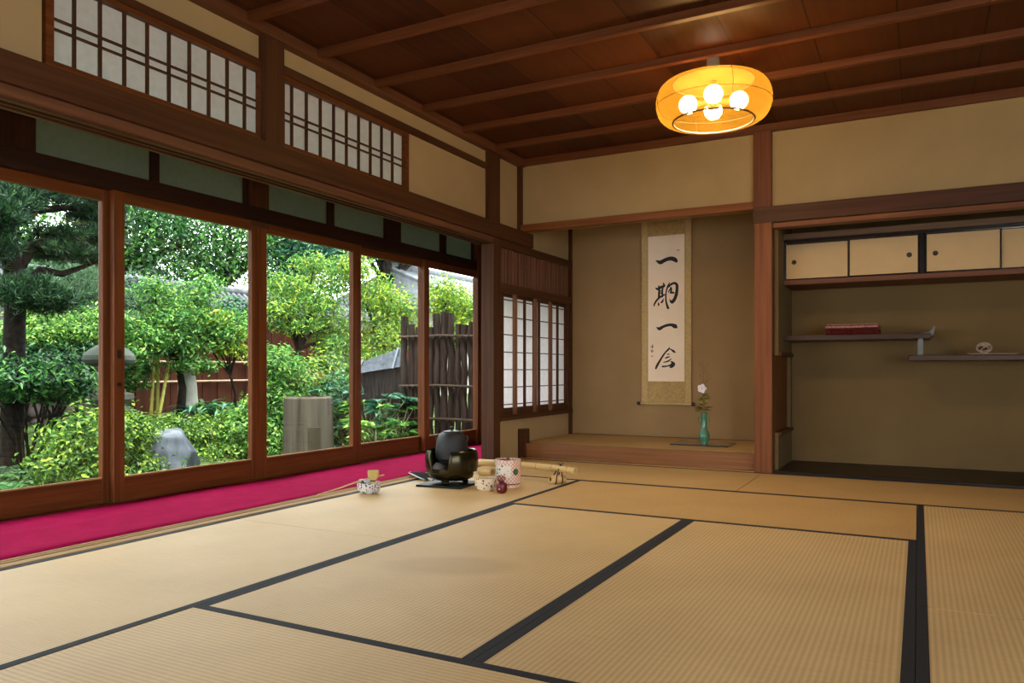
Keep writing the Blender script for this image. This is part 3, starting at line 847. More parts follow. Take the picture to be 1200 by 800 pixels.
for key in ('seal', 'seal2'):
    r = ribbon(STROKES[key][0], y); r.build('seal', M_ink3, t)
m = MB(); m.tube([(SX0 - .004, 6.428, 0.408), (SX1 + .004, 6.428, 0.408)], .0115, 16)
ro = m.build('roller', M_brocade2, t, smooth=True)
for xa, xb in ((SX0 - .036, SX0 - .004), (SX1 + .004, SX1 + .036)):
    m = MB(); m.tube([(xa, 6.428, 0.408), (xa + .004, 6.428, 0.408), (xb - .004, 6.428, 0.408), (xb, 6.428, 0.408)], [.011, .0145, .0145, .012], 16)
    k = m.build('roller_knob', M_lacquer, t, smooth=True)
m = MB(); m.tube([(SX0 - .004, 6.436, 2.12), (SX1 + .004, 6.436, 2.12)], .010, 12)
m.build('top_rod', M_brocade2, t, smooth=True)

# ------------------------------------------------------------------ alcove: tray, vase, flowers
M_celadon = plain('celadon glaze', (0.060, 0.20, 0.120), 0.16, noise=0.12, scale=20, spec=0.6, coat=0.4)
t = thing('flower_tray', 'thin black lacquer board under the green vase in the alcove', 'tray', (-1.475, 5.935, 0.12))
MB().box(-1.700, -1.255, 5.79, 6.08, 0.1205, 0.130).build('board', M_lacquer, t, bevel=.003)
for a in (-1.66, -1.30): MB().box(a - .02, a + .02, 5.82, 6.05, 0.1192, 0.1215).build('foot', M_lacquer, t)
VX, VY, VZ = -1.461, 5.90, 0.1302
t = thing('flower_vase', 'slender green celadon vase with two small ears in the alcove', 'vase', (VX, VY, VZ))
prof = [(0, .004), (.024, 0), (.027, .004), (.026, .010), (.036, .030), (.043, .052), (.042, .070), (.033, .092), (.0245, .112), (.0225, .150),
        (.0220, .190), (.0228, .215), (.0275, .230), (.0285, .236), (.0262, .236), (.0205, .222), (.0195, .150), (.018, .11), (0, .10)]
ring = []
for i, (r, z) in enumerate(prof): ring.append((r, z))
MB().lathe(ring, (VX, VY, VZ), 40).build('body', M_celadon, t, smooth=True)
m = MB()
for z in (.112, .128, .144, .160, .176, .192):
    m.lathe([(.0222, z - .003), (.0243, z), (.0222, z + .003)], (VX, VY, VZ), 32)
m.build('neck_ring', M_celadon, t, smooth=True)
for sgn in (-1, 1):
    m = MB()
    pts = [(VX + sgn * (.021 + .020 * math.sin(PI * k / 10)), VY, VZ + .205 - .055 * k / 10) for k in range(11)]
    m.tube(pts, .0042, 10)
    m.ball((VX + sgn * .040, VY, VZ + .203), .006, 10)
    m.build('ear', M_celadon, t, smooth=True)
M_stem = plain('green stem', (0.10, 0.13, 0.03), 0.6)
M_petal = paper_mat('white petal', (0.85, 0.82, 0.86), 0.3)
M_yleaf = leaf_mat('vase leaves', [(0, (0.16, 0.15, 0.025)), (1, (0.24, 0.21, 0.04))], 0.3)
M_grass = plain('dried grass', (0.17, 0.105, 0.045), 0.8)
t = thing('white_flower', 'single white blossom on a leafy stem standing in the green vase', 'flower', (VX, VY, VZ + .236))
fx, fz = -1.471, 0.556
m = MB(); m.tube([(VX, VY, VZ + .12), (VX - .004, VY - .002, VZ + .28), (VX - .004, VY - .012, fz - .07), (fx, VY - .02, fz)], .0025, 8)
m.build('stem', M_stem, t, smooth=True)
for k in range(5):
    a = 2 * PI * k / 5 + .3
    R = Matrix.Rotation(a, 3, 'Y')
    m = MB(); vs = []; fs = []
    nu, nv = 7, 5
    for i in range(nu):
        u = i / (nu - 1); w = .0175 * math.sin(PI * (0.12 + .80 * u)) ** .8
        for j in range(nv):
            q = (j / (nv - 1) - .5) * 2
            p = Vector((q * w, -.012 * u - .006 * q * q + .012 * u * u, .034 * u + .002))
            p = R @ p
            vs.append((fx + p.x, VY - .022 + p.y, fz + p.z))
    for i in range(nu - 1):
        for j in range(nv - 1):
            fs.append((i * nv + j, i * nv + j + 1, (i + 1) * nv + j + 1, (i + 1) * nv + j))
    m.add(vs, fs); m.build('petal', M_petal, t, smooth=True, angle=2)
m = MB(); m.ball((fx, VY - .030, fz), .006, 10); m.build('flower_centre', plain('stamen', (.7, .6, .2), .7), t, smooth=True)
P, N, T = [], [], []
for k in range(26):
    h = random.uniform(.25, .39); a = random.uniform(0, 2 * PI)
    P.append((VX - .004, VY - .006, VZ + h)); T.append((math.cos(a) * .9, math.sin(a) * .6, random.uniform(-.1, .7))); N.append((0, -.6, .8))
leaf_mesh('leaves', P, N, rng.uniform(.04, .085, 26), .018, M_yleaf, t, droop=.25, T=np.array(T))
t = thing('dried_grass_stem', 'wispy dry brown grass rising behind the white blossom', 'grass stem', (VX + .004, VY + .008, VZ + .236))
m = MB()
sx, sy = VX + .004, VY + .006
m.tube([(sx, sy, VZ + .12), (sx - .004, sy + .01, .52), (sx - .012, sy + .012, .66), (sx - .02, sy + .012, .775)], [.002, .0018, .0014, .0008], 6)
for k in range(16):
    z0 = .52 + .013 * k; a = random.uniform(-1.2, 1.2) + (PI if k % 2 else 0); l = random.uniform(.035, .075)
    p0 = Vector((sx - .004 - .06 * max(0, z0 - .55), sy + .012, z0)); d = Vector((math.cos(a) * .75, math.sin(a) * .4, random.uniform(.5, 1.1))).normalized()
    m.tube([p0, p0 + d * l * .5 + Vector((0, 0, .004)), p0 + d * l], [.0011, .001, .0006], 5)
    for q in range(4):
        b0 = p0 + d * l * (.35 + .18 * q); dd = (d + Vector((random.uniform(-.7, .7), random.uniform(-.5, .5), .2))).normalized()
        m.tube([b0, b0 + dd * .018], [.0009, .0005], 4)
m.build('stalk', M_grass, t, smooth=True)

# ------------------------------------------------------------------ shelf recess: cupboard, staggered shelves, box, ornament
CY = 5.728
t = thing('wall_cupboard', 'long low wall cupboard with sliding paper doors high in the recess', 'cupboard', (0.1, 5.92, 1.30))
MB().box(-0.849, 1.30, CY - .012, 6.123, 1.300, 1.334).build('base_board', wood('cupboard wood', (0.09, 0.03, 0.014), (0.19, 0.075, 0.038), 'X'), t, bevel=.003)
MB().box(-0.849, 1.30, CY - .010, CY + .05, 1.622, 1.664).build('top_rail', wood('cupboard rail', (0.10, 0.055, 0.03), (0.17, 0.10, 0.055), 'X'), t, bevel=.003)
m = MB(); m.box(-0.849, 1.30, CY - .006, CY + .045, 1.598, 1.622); m.box(-0.849, -0.844, CY, CY + .04, 1.334, 1.60); m.box(0.006, 0.034, CY - .006, CY + .04, 1.334, 1.60)
m.build('lacquer_post', M_lacquer, t, bevel=.002)
MB().box(-0.849, 1.30, CY + .05, 6.123, 1.334, 1.66).build('carcass', M_darkwood, t)
for i, (a, c, kx, yo) in enumerate(((-0.846, -0.424, -0.784, .018), (-0.428, 0.004, -0.055, 0.0), (0.037, 0.464, 0.097, 0.0), (0.456, 0.90, 0.80, .018), (0.91, 1.298, 0.97, 0.0))):
    d = MB()
    fr = .010
    y0 = CY + .003 + yo; y1 = y0 + .015
    d.box(a, a + fr, y0, y1, 1.336, 1.600); d.box(c - fr, c, y0, y1, 1.336, 1.600)
    d.box(a + fr, c - fr, y0, y1, 1.336, 1.347); d.box(a + fr, c - fr, y0, y1, 1.590, 1.600)
    dr = d.build('door', M_lacquer, t, bevel=.002)
    p = MB().box(a + fr, c - fr, y0 + .003, y1 - .002, 1.347, 1.590).build('paper_panel', M_fusuma, dr)
    h = MB()
    h.add([], [])
    pr = [(0, -.0005), (.010, -.0005), (.0118, -.0012), (.0145, -.003), (.0165, -.001), (.0165, .004), (0, .004)]
    h.lathe(pr, (0, 0, 0), 24)
    h.v = [(kx + vx, y0 + .002 + vz, 1.464 + vy) for vx, vy, vz in h.v]
    h.build('finger_pull', M_metal, dr, smooth=True)
t = thing('staggered_shelf', 'upper left shelf board of the staggered pair, with turned-up end', 'shelf', (-0.39, 5.92, 0.906))
MB().box(-0.849, 0.072, CY, 6.123, 0.906, 0.941).build('board', M_shelf, t, bevel=.003)
m = MB()
prof = [(0.000, 0.9405), (0.072, 0.9405), (0.074, 0.918), (0.080, 0.922), (0.088, 0.940), (0.097, 0.985), (0.086, 0.984), (0.076, 0.962), (0.060, 0.951), (0.030, 0.945)]
m.prism(prof, 'Y', CY - .004, 6.12)
m.build('upturned_end', plain('pale shelf edge', (0.10, 0.115, 0.11), 0.4), t, bevel=.0015)
MB().box(-0.006, 0.027, CY + .01, CY + .045, 0.7955, 0.906).build('strut', plain('strut wood', (0.10, 0.12, 0.125), 0.35), t, bevel=.003)
t = thing('staggered_shelf', 'lower right shelf board of the staggered pair, holding the round ornament', 'shelf', (0.6, 5.92, 0.759))
MB().box(-0.060, 1.30, CY, 6.123, 0.759, 0.795).build('board', M_shelf, t, bevel=.004)
# wall cupboard return: right part of the recess
struct(box('wall_recess_end', 1.30, 1.36, 5.49, 6.13, 0.0, 1.95, M_recess), 'right end of the shelf recess', 'wall')

M_redlac = plain('red lacquer', (0.085, 0.008, 0.006), 0.35, noise=0.3, scale=60, spec=0.3)
M_redlac2 = plain('worn red lacquer bead', (0.42, 0.22, 0.19), 0.35, noise=0.4, scale=90, spec=0.4)
t = thing('letter_box', 'oblong dark red woven box on the upper shelf', 'box', (-0.41, 5.86, 0.941))
BX0, BX1, BY0, BY1 = -0.582, -0.236, 5.775, 5.965
m = MB().box(BX0 + .004, BX1 - .004, BY0 + .004, BY1 - .004, 0.9412, 0.982)
for i in range(30):
    x = BX0 + .008 + i * (BX1 - BX0 - .016) / 29
    m.tube([(x, BY0 + .003, .944), (x, BY0 - .001, .953), (x, BY0 + .003, .962), (x, BY0 - .001, .971), (x, BY0 + .003, .980)], [.0048, .0062, .004, .0062, .0048], 6)
for i in range(24):
    y = BY0 + .01 + i * (BY1 - BY0 - .02) / 23
    m.tube([(BX0 + .003, y, .944), (BX0 + .001, y, .962), (BX0 + .003, y, .979)], .0036, 6)
    m.tube([(BX1 - .003, y, .944), (BX1 - .001, y, .962), (BX1 - .003, y, .979)], .0036, 6)
m.build('body', M_redlac, t, smooth=True)
m = MB().box(BX0, BX1, BY0, BY1, 0.982, 1.012)
m.build('lid', M_redlac, t, bevel=.008)
m = MB()
for i in range(23):
    x = BX0 + .012 + i * (BX1 - BX0 - .024) / 22
    m.ball((x, BY0 + .001, .997), .0085, 10, m=8)
for i in range(22):
    x = BX0 + .018 + i * (BX1 - BX0 - .036) / 21
    m.ball((x, BY0 + .008, 1.0125), .005, 8, m=6)
m.build('lid_beading', M_redlac2, t, smooth=True)

M_paleboard = wood('pale thin board', (0.26, 0.17, 0.09), (0.38, 0.26, 0.15), 'X')
t = thing('ornament_board', 'thin pale board under the round ornament on the lower shelf', 'board', (0.418, 5.88, 0.795))
MB().box(0.282, 0.556, 5.79, 5.97, 0.7995, 0.8055).build('board', M_paleboard, t, bevel=.001)
for a in (0.30, 0.52): MB().box(a, a + .015, 5.80, 5.96, 0.7952, 0.7996).build('foot', M_paleboard, t)
M_pewter = plain('brownish openwork metal', (0.42, 0.31, 0.24), 0.45, metallic=0.1, noise=0.35, scale=40)
t = thing('openwork_ornament', 'small round openwork ornament on the pale board, lower shelf', 'ornament', (0.378, 5.86, 0.8055))
OC = Vector((0.378, 5.86, 0.842)); rx, rz = .043, .034
m = MB(); m.ball(OC, rx * .78, 20, rz * .80); m.build('core', plain('ornament inner', (0.045, 0.03, 0.022), 0.7), t, smooth=True)
m = MB()
for k in range(9):
    ax = Vector(rng.normal(size=3)).normalized(); u = ax.orthogonal().normalized(); w = ax.cross(u)
    off = random.uniform(-.25, .25)
    pts = []
    for q in range(25):
        a = 2 * PI * q / 24
        d = (u * math.cos(a) + w * math.sin(a) + ax * off).normalized()
        pts.append(OC + Vector((d.x * rx, d.y * rx, d.z * rz)))
    m.tube(pts, .0034, 6)
m.build('openwork', M_pewter, t, smooth=True)

# ------------------------------------------------------------------ pendant lamp
LX, LY = -0.957, 4.061
t = thing('pendant_lamp', 'round yellow woven shade pendant lamp with four globe bulbs under the ceiling', 'lamp', (LX, LY, 2.0))
M_brown = plain('lamp brown wire', (0.10, 0.045, 0.018), 0.5)
MB().box(LX - .028, LX + .028, LY - .028, LY + .028, 2.29, 2.374).build('ceiling_mount', plain('grey mount', (0.14, 0.14, 0.13), 0.5), t, bevel=.004)
m = MB(); m.tube([(LX, LY, 2.30), (LX, LY, 2.105)], .007, 12); m.build('rod', M_brown, t, smooth=True)
sp = []
zb, zm, zt = 2.010, 2.115, 2.214
for i in range(25):
    a = -PI / 2 + PI * i / 24
    r = .208 + .090 * max(0, math.cos(a)) ** .75
    sp.append((r, (zb + zt) / 2 + (zt - zb) / 2 * math.sin(a)))
m = MB(); m.lathe(sp, (LX, LY, 0), 72)
sh = m.build('shade', shade_mat('woven lamp shade'), t, smooth=True, angle=2)
m = MB(); m.lathe([(.208, zt), (.15, zt + .004), (.02, zt + .006)], (LX, LY, 0), 48)
m.build('shade_top', paper_mat('lamp top sheet', (0.20, 0.105, 0.03), 0.35), t, smooth=True, angle=2)
m = MB()
for z, r in ((zb, .208), (zt, .208)):
    m.tube([(LX + r * math.cos(2 * PI * k / 72), LY + r * math.sin(2 * PI * k / 72), z) for k in range(73)], .0048, 8)
m.build('rim', M_brown, t, smooth=True)
m = MB()
zz = 2.095
rr = .208 + .090 * math.sqrt(max(0, 1 - ((zz - (zb + zt) / 2) / ((zt - zb) / 2)) ** 2)) ** .75 + .001
m.tube([(LX + rr * math.cos(2 * PI * k / 72), LY + rr * math.sin(2 * PI * k / 72), zz) for k in range(73)], .0014, 6)
for k in range(4):
    a = 2 * PI * k / 4 + .55
    m.tube([(LX + (r + .001) * math.cos(a), LY + (r + .001) * math.sin(a), z) for r, z in sp], .0013, 6)
m.build('shade_rib', M_brown, t, smooth=True)
m = MB(); m.lathe([(0, -.03), (.030, -.028), (.036, 0), (.030, .025), (0, .027)], (LX, LY, 2.105), 24)
m.build('hub', M_brown, t, smooth=True)
M_bulb = emit_mat('lit globe bulb', (1.0, 0.78, 0.52), BULB)
for k, (dx, dy) in enumerate(((-.126, -.03), (.03, -.126), (.126, .03), (-.03, .126))):
    m = MB(); d = Vector((dx, dy, 0)).normalized()
    m.tube([Vector((LX, LY, 2.108)) + d * .03, Vector((LX, LY, 2.108)) + d * .085], .017, 14)
    so = m.build('socket', plain('socket brown', (0.20, 0.10, 0.04), 0.5), t, smooth=True)
    m = MB(); m.ball((LX + dx, LY + dy, 2.108), .047, 24, m=16)
    m.build('bulb', M_bulb, t, smooth=True, angle=2)

# ------------------------------------------------------------------ tea things on the tatami
M_tile = plain('black tile', (0.008, 0.008, 0.008), 0.4, spec=0.2)
KX, KY = -2.505, 3.93
t = thing('brazier_tile', 'black square board under the bronze brazier', 'board', (KX, KY, 0))
m = MB(); R = Matrix.Rotation(math.radians(6), 3, 'Z')
m.obox((KX - .015, KY - .010, .007), (.30, .28, .0125), R); m.build('slab', M_tile, t, bevel=.003)
M_bronze = plain('dark bronze', (0.036, 0.028, 0.010), 0.22, metallic=0.75, noise=0.35, scale=9, spec=0.6)
M_iron = plain('grey black iron', (0.014, 0.0145, 0.017), 0.5, metallic=0.2, noise=0.2, scale=60, bump=0.25)
t = thing('brazier', 'dark bronze brazier with an open front holding the iron kettle', 'brazier', (KX, KY, .0135))
prof = [(.085, .034), (.122, .037), (.156, .052), (.180, .083), (.189, .118), (.190, .155), (.187, .188), (.180, .208), (.174, .215), (.167, .210), (.178, .165), (.174, .11), (.15, .070), (.115, .052), (0, .048)]
prof = [(r * .85, z) for r, z in prof]
# open front towards the viewer's left: lower ring all round, upper wall with a scooped gap
n = 96
a_c = math.radians(-87); half = 0.42
vs, fs = [], []
def front(a): 
    d = (a - a_c + PI) % (2 * PI) - PI
    return abs(d) / half
rows = [p for p in prof]
for i, (r, z) in enumerate(rows):
    for k in range(n):
        a = 2 * PI * k / n
        f = front(a)
        zz_, rr_ = z, r
        if f < 1.0 and i <= 10:
            lim = .085 + .135 * max(0, (f - .90) / .10) if f > .90 else .085
            if z > lim:
                zz_ = lim + .0005 * (z - lim)
                rr_ = r + (.145 - r) * .6
        vs.append((KX + rr_ * math.cos(a), KY + rr_ * math.sin(a), zz_))
for i in range(len(rows) - 1):
    for k in range(n):
        k2 = (k + 1) % n
        fs.append((i * n + k, i * n + k2, (i + 1) * n + k2, (i + 1) * n + k))
m = MB().add(vs, fs); m.lathe([(0, .032), (.0723, .034)], (KX, KY, 0), 48)
m.build('bowl', M_bronze, t, smooth=True, angle=1.0)
for k in range(3):
    a = -PI / 2 + .15 + 2 * PI * k / 3
    cx, cy = KX + .083 * math.cos(a), KY + .083 * math.sin(a)
    m = MB(); m.lathe([(0, .0135), (.016, .0135), (.020, .022), (.016, .030), (.024, .044), (0, .046)], (cx, cy, 0), 20)
    m.build('foot', M_bronze, t, smooth=True)
M_ash = plain('pale ash', (0.66, 0.60, 0.54), 0.95, noise=0.15, scale=40, bump=0.3, spec=0.05)
m = MB()
vs, fs = [], []
for i in range(13):
    r = .132 * i / 12
    for k in range(40):
        a = 2 * PI * k / 40
        vs.append((KX + r * math.cos(a), KY + r * math.sin(a), .078 + .058 * math.exp(-((r - .095) / .028) ** 2) * (.6 + .4 * math.sin(a * 2 + 1)) - .0 * r))
for i in range(12):
    for k in range(40):
        fs.append((i * 40 + k, i * 40 + (k + 1) % 40, (i + 1) * 40 + (k + 1) % 40, (i + 1) * 40 + k))
m.add(vs, fs); a_ = m.build('ash', M_ash, smooth=True, angle=2)
tag(a_, 'heap of pale ash inside the open brazier under the kettle', 'ash', kind='stuff')
t = thing('tea_kettle', 'black iron kettle sitting in the bronze brazier', 'kettle', (KX, KY, .125))
prof = [(0, .130), (.08, .135), (.118, .165), (.121, .200), (.119, .235), (.1125, .268), (.106, .290), (.095, .307), (.080, .317), (.067, .321), (.066, .326), (.060, .327), (.058, .320), (0, .318)]
prof = [(r * .82, z) for r, z in prof]
MB().lathe(prof, (KX, KY, 0), 56).build('body', M_iron, t, smooth=True)
m = MB(); m.lathe([(0, .331), (.026, .331), (.044, .328), (.050, .3262), (.048, .322), (0, .320)], (KX, KY, 0), 40)
m.build('lid', plain('lid bronze', (0.05, 0.045, 0.04), 0.4, metallic=0.5), t, smooth=True)
m = MB(); m.lathe([(0, .330), (.008, .331), (.006, .338), (.011, .346), (.010, .353), (0, .357)], (KX, KY, 0), 20)
m.build('lid_knob', M_metal, t, smooth=True)
for sgn in (-1, 1):
    m = MB(); c0 = Vector((KX + sgn * .091, KY + sgn * .024, .285))
    m.tube([c0 + Vector((sgn * .010 * math.sin(PI * k / 8), 0, .014 * math.cos(PI * k / 8))) for k in range(9)], .004, 8)
    m.build('lug', M_iron, t, smooth=True)
# kettle rests on a trivet ring in the ash
m = MB(); m.lathe([(.050, .124), (.063, .128), (.066, .136), (.050, .136)], (KX, KY, 0), 32)
for k in range(3):
    a = 2 * PI * k / 3 + .4
    m.tube([(KX + .058 * math.cos(a), KY + .058 * math.sin(a), .130), (KX + .066 * math.cos(a), KY + .066 * math.sin(a), .085)], .005, 8)
tr = m.build('trivet', M_metal, smooth=True); tag(tr, 'small metal trivet in the ash under the kettle', 'trivet')

# feather brush
t = thing('feather_brush', 'black and white feather brush lying left of the brazier', 'feather', (-2.86, 4.05, .006))
M_fblack = plain('black feather', (0.010, 0.010, 0.012), 0.9, spec=0.08); M_fwhite = plain('white feather', (0.62, 0.62, 0.64), 0.7)
def feather(w0, w1, z, mat, name):
    A = Vector((-2.705, 3.985, z)); Bp = Vector((-2.965, 4.14, z + .012))
    d = (Bp - A); l = d.length; d.normalize(); s = Vector((-d.y, d.x, 0))
    vs, fs = [], []
    for i in range(15):
        u = i / 14; c = A + d * (l * u) + Vector((0, 0, .012 * math.sin(PI * u)))
        k = math.sin(PI * min(1, .15 + u * .85)) ** .6 if u < 1 else .05
        vs += [c + s * w0 * k, c + s * w1 * k, c + s * w1 * k + Vector((0, 0, -.003)), c + s * w0 * k + Vector((0, 0, -.003))]
    for i in range(14):
        for j in range(4):
            fs.append((i * 4 + j, i * 4 + (j + 1) % 4, (i + 1) * 4 + (j + 1) % 4, (i + 1) * 4 + j))
    MB().add(vs, fs).build(name, mat, t, smooth=True)
feather(-.062, -.004, .012, M_fblack, 'dark_vane'); feather(-.004, .042, .013, M_fblack, 'dark_vane'); feather(.042, .052, .012, M_fwhite, 'white_edge')
m = MB(); m.tube([(-2.70, 3.985, .014), (-2.965, 4.14, .026)], [.004, .0015], 8); m.build('quill', M_fwhite, t, smooth=True)
m = MB(); m.tube([(-2.705, 3.988, .014), (-2.66, 3.96, .012)], .009, 12); m.build('handle', plain('bamboo sheath handle', (0.40, 0.28, 0.14), .6), t, smooth=True)
feather(-.074, -.062, .010, M_fwhite, 'white_edge')

# tea bowls
def tea_bowl(name, label, cx, cy, r, h, mat):
    t = thing(name, label, 'tea bowl', (cx, cy, 0.0))
    pr = [(0, .006), (r * .46, .006), (r * .50, .0005), (r * .56, .0005), (r * .57, .006), (r * .80, h * .14), (r * .93, h * .32), (r * .985, h * .6), (r * .985, h), (r * .95, h), (r * .96, h * .78), (r * .88, h * .5), (r * .62, h * .24), (r * .3, h * .16), (0, h * .15)]
    MB().lathe(pr, (cx, cy, 0), 44).build('bowl', mat, t, smooth=True)
    m = MB(); m.lathe([(r * .955, h - .0005), (r * .97, h + .0012), (r * .985, h - .0005)], (cx, cy, 0), 44)
    m.build('rim', plain(label[:8] + ' rim', (0.45, 0.36, 0.26), .35), t, smooth=True)
    return t
M_blueflower = dots_mat('flower painted porcelain', (0.66, 0.64, 0.62), [(0.035, 0.03, 0.10), (0.05, 0.09, 0.05), (0.22, 0.10, 0.24), (0.03, 0.03, 0.06)], 85, thr=.40)
M_creamflower = dots_mat('cream painted pottery', (0.68, 0.56, 0.40), [(0.04, 0.035, 0.03), (0.10, 0.14, 0.06), (0.50, 0.42, 0.32), (0.30, 0.10, 0.08)], 58, thr=.30)
BX, BY = -2.752, 3.445
tea_bowl('tea_bowl', 'white tea bowl with dark flower pattern, whisk standing in it', BX, BY, .067, .061, M_blueflower)
CX, CY2 = -2.216, 3.845
tea_bowl('tea_bowl', 'cream tea bowl with scattered flowers beside the red tea caddy', CX, CY2, .068, .074, M_creamflower)
# whisk
M_bamboo = wood('pale bamboo', (0.50, 0.33, 0.13), (0.66, 0.47, 0.20), 'Z', rough=0.4)
M_whisk = plain('whisk bamboo', (0.62, 0.47, 0.16), 0.55)
t = thing('tea_whisk', 'bamboo tea whisk standing upside down in the flower patterned bowl', 'whisk', (BX + .036, BY + .005, .02))
wx, wy = BX + .034, BY - .004
m = MB()
for k in range(60):
    a = 2 * PI * k / 60
    m.tube([(wx + .013 * math.cos(a), wy + .013 * math.sin(a), .076), (wx + .027 * math.cos(a), wy + .027 * math.sin(a), .094), (wx + .030 * math.cos(a), wy + .030 * math.sin(a), .115), (wx + .029 * math.cos(a), wy + .029 * math.sin(a), .130)], .0016, 5)
m.build('tines', M_whisk, t, smooth=True)
m = MB(); m.tube([(wx, wy, .018), (wx, wy, .077)], [.012, .014], 18); m.build('handle', M_bamboo, t, smooth=True)
m = MB(); m.lathe([(.0150, .070), (.0165, .074), (.0150, .079)], (wx, wy, 0), 24); m.build('thread', M_ink, t, smooth=True)
# folded cloth in the bowl, tea scoop
t = thing('tea_cloth', 'folded pale bluish cloth tucked in the flower patterned bowl', 'cloth', (BX - .01, BY, .03))
vs, fs = [], []
for i in range(15):
    for j in range(9):
        x = -.050 + .062 * i / 14; y = -.034 + .068 * j / 8
        vs.append((BX + x, BY + y, .048 + .026 * math.exp(-((x + .015) / .03) ** 2) + .003 * math.sin(x * 160 + y * 60)))
for i in range(14):
    for j in range(8): fs.append((i * 9 + j, i * 9 + j + 1, (i + 1) * 9 + j + 1, (i + 1) * 9 + j))
MB().add(vs, fs).build('cloth', plain('pale linen', (0.60, 0.62, 0.68), .9, bump=.2), t, smooth=True, angle=2, solid=.004)
t = thing('tea_scoop', 'long thin bamboo tea scoop leaning from the bowl rim to the carpet', 'tea scoop', (-2.82, 3.34, .01))
m = MB()
p0 = Vector((BX - .040, BY - .030, .071)); p1 = Vector((-2.905, 3.19, .014))
pts = [p0 + Vector((.11, .08, .030)), p0 + Vector((.05, .04, .016)), p0, p0.lerp(p1, .5) + Vector((0, 0, -.004)), p1]
m.tube(pts, [.0036, .0034, .0038, .0034, .0028], 8)
m.build('shaft', M_bamboo, t, smooth=True)
m = MB(); m.tube([p0 + Vector((-.004, -.003, .002)), p0 + Vector((.012, .009, .006))], .0058, 10); m.build('node', M_bamboo, t, smooth=True)

# scoop end lying over the cream bowl
t = thing('lid_rest', 'small cream ornament perched on the rim of the cream tea bowl', 'lid rest', (CX - .045, CY2 - .02, .07))
m = MB(); m.lathe([(0, .074), (.016, .0745), (.018, .082), (.013, .094), (.017, .104), (.010, .108), (0, .106)], (CX - .054, CY2 - .022, 0), 22)
m.build('body', plain('cream glaze', (0.62, 0.48, 0.26), .3, noise=.25, scale=60), t, smooth=True)
m = MB(); m.tube([(CX - .054, CY2 - .022, .079), (CX + .0, CY2 - .028, .080), (CX + .062, CY2 - .012, .078)], [.0045, .004, .003], 8)
m.build('rod', M_bamboo, t, smooth=True)

# red tea caddy pouch
TX, TY = -2.088, 3.80
t = thing('tea_caddy', 'little round red tea caddy pouch with a looped cord bow', 'tea caddy', (TX, TY, 0))
M_red = plain('red brocade', (0.10, 0.003, 0.005), 0.4, noise=.25, scale=90)
MB().lathe([(0, .001), (.019, .0), (.026, .005), (.0305, .016), (.032, .030), (.032, .048), (.030, .055), (.024, .0595), (.013, .061), (.015, .067), (.010, .070), (0, .068)], (TX, TY, 0), 36).build('pouch', M_red, t, smooth=True)
m = MB(); m.lathe([(0, .014), (.004, .012), (.005, .008), (0, .004)], (0, 0, 0), 12); m.v = [(TX + x * 1.2 + .004, TY - .0325 + y * .3 - .002 , .018 + z) for x, y, z in m.v]
m.build('white_crest', plain('pale spot', (.7, .5, .5), .4), t, smooth=True)
M_cord = plain('red cord', (0.20, 0.02, 0.022), 0.6)
for ang in (-.55, 0.0, .55):
    m = MB(); pts = []
    for k in range(21):
        a = 2 * PI * k / 20
        lx = .0125 * math.sin(a); lz = .020 * (1 - math.cos(a))
        pts.append((TX + lx * math.cos(ang) + lz * math.sin(ang) * .9, TY - .006 + .003 * math.sin(a), .062 + lz * math.cos(ang) - lx * math.sin(ang) * .5))
    m.tube(pts, .0024, 8); m.build('cord_loop', M_cord, t, smooth=True)

# water jar
JX, JY = -2.172, 4.03
t = thing('water_jar', 'cylindrical water jar with red lattice and white flower panel behind the caddy', 'water jar', (JX, JY, 0))
M_jar = lattice_mat('red lattice glaze', (0.74, 0.60, 0.50), (0.46, 0.13, 0.09), 46, .2)
M_jarp = dots_mat('jar flower panel', (0.68, 0.62, 0.52), [(0.03, 0.06, 0.04), (0.05, 0.04, 0.03), (0.06, 0.10, 0.05), (0.40, 0.16, 0.12)], 46, thr=.30)
r = .0765
MB().lathe([(0, .003), (r * .93, .0), (r * .96, .004), (r * .965, .014), (r * .955, .0165), (r, .020), (r, .150), (r * 1.01, .158), (r * .99, .164), (r * .93, .162), (r * .92, .14), (0, .138)], (JX, JY, 0), 56).build('body', M_jar, t, smooth=True)
M_band = plain('dark red band', (0.10, 0.035, 0.02), .35)
m = MB(); m.lathe([(r * .985, .0185), (r * 1.004, .021), (r * 1.004, .025), (r * .985, .027)], (JX, JY, 0), 56); m.build('foot_band', M_band, t, smooth=True)
m = MB(); m.lathe([(r * 1.012, .157), (r * 1.0, .1655), (r * .94, .1645)], (JX, JY, 0), 56); m.build('rim', plain('pink rim', (0.62, 0.42, 0.34), .3, noise=.3, scale=50), t, smooth=True)
m = MB(); m.lathe([(r * 1.003, .062), (r * 1.008, .067), (r * 1.008, .128), (r * 1.003, .133)], (JX, JY, 0), 24, -2.45, -0.85); m.build('flower_panel', M_jarp, t, smooth=True)
for k, a in enumerate((-2.6, -0.42)):
    m = MB(); m.ball((JX + r * .99 * math.cos(a), JY + r * .99 * math.sin(a), .095), .02, 14); 
    m.v = [(JX + (x - JX) * 1.0, y, z) for x, y, z in m.v]
    c = Vector((JX + r * .99 * math.cos(a), JY + r * .99 * math.sin(a), .095)); d = Vector((math.cos(a), math.sin(a), 0))
    m.v = [tuple(c + (Vector(p) - c) - d * ((Vector(p) - c).dot(d)) * .85) for p in m.v]
    m.build('leaf_spot', plain('leaf green spot', (0.05, 0.09, 0.04), .35), t, smooth=True)
m = MB(); m.lathe([(0, .160), (.020, .160), (.068, .158), (r * .90, .1545), (r * .90, .150), (0, .150)], (JX, JY, 0), 48)
m.build('lid', M_lacquer, t, smooth=True)
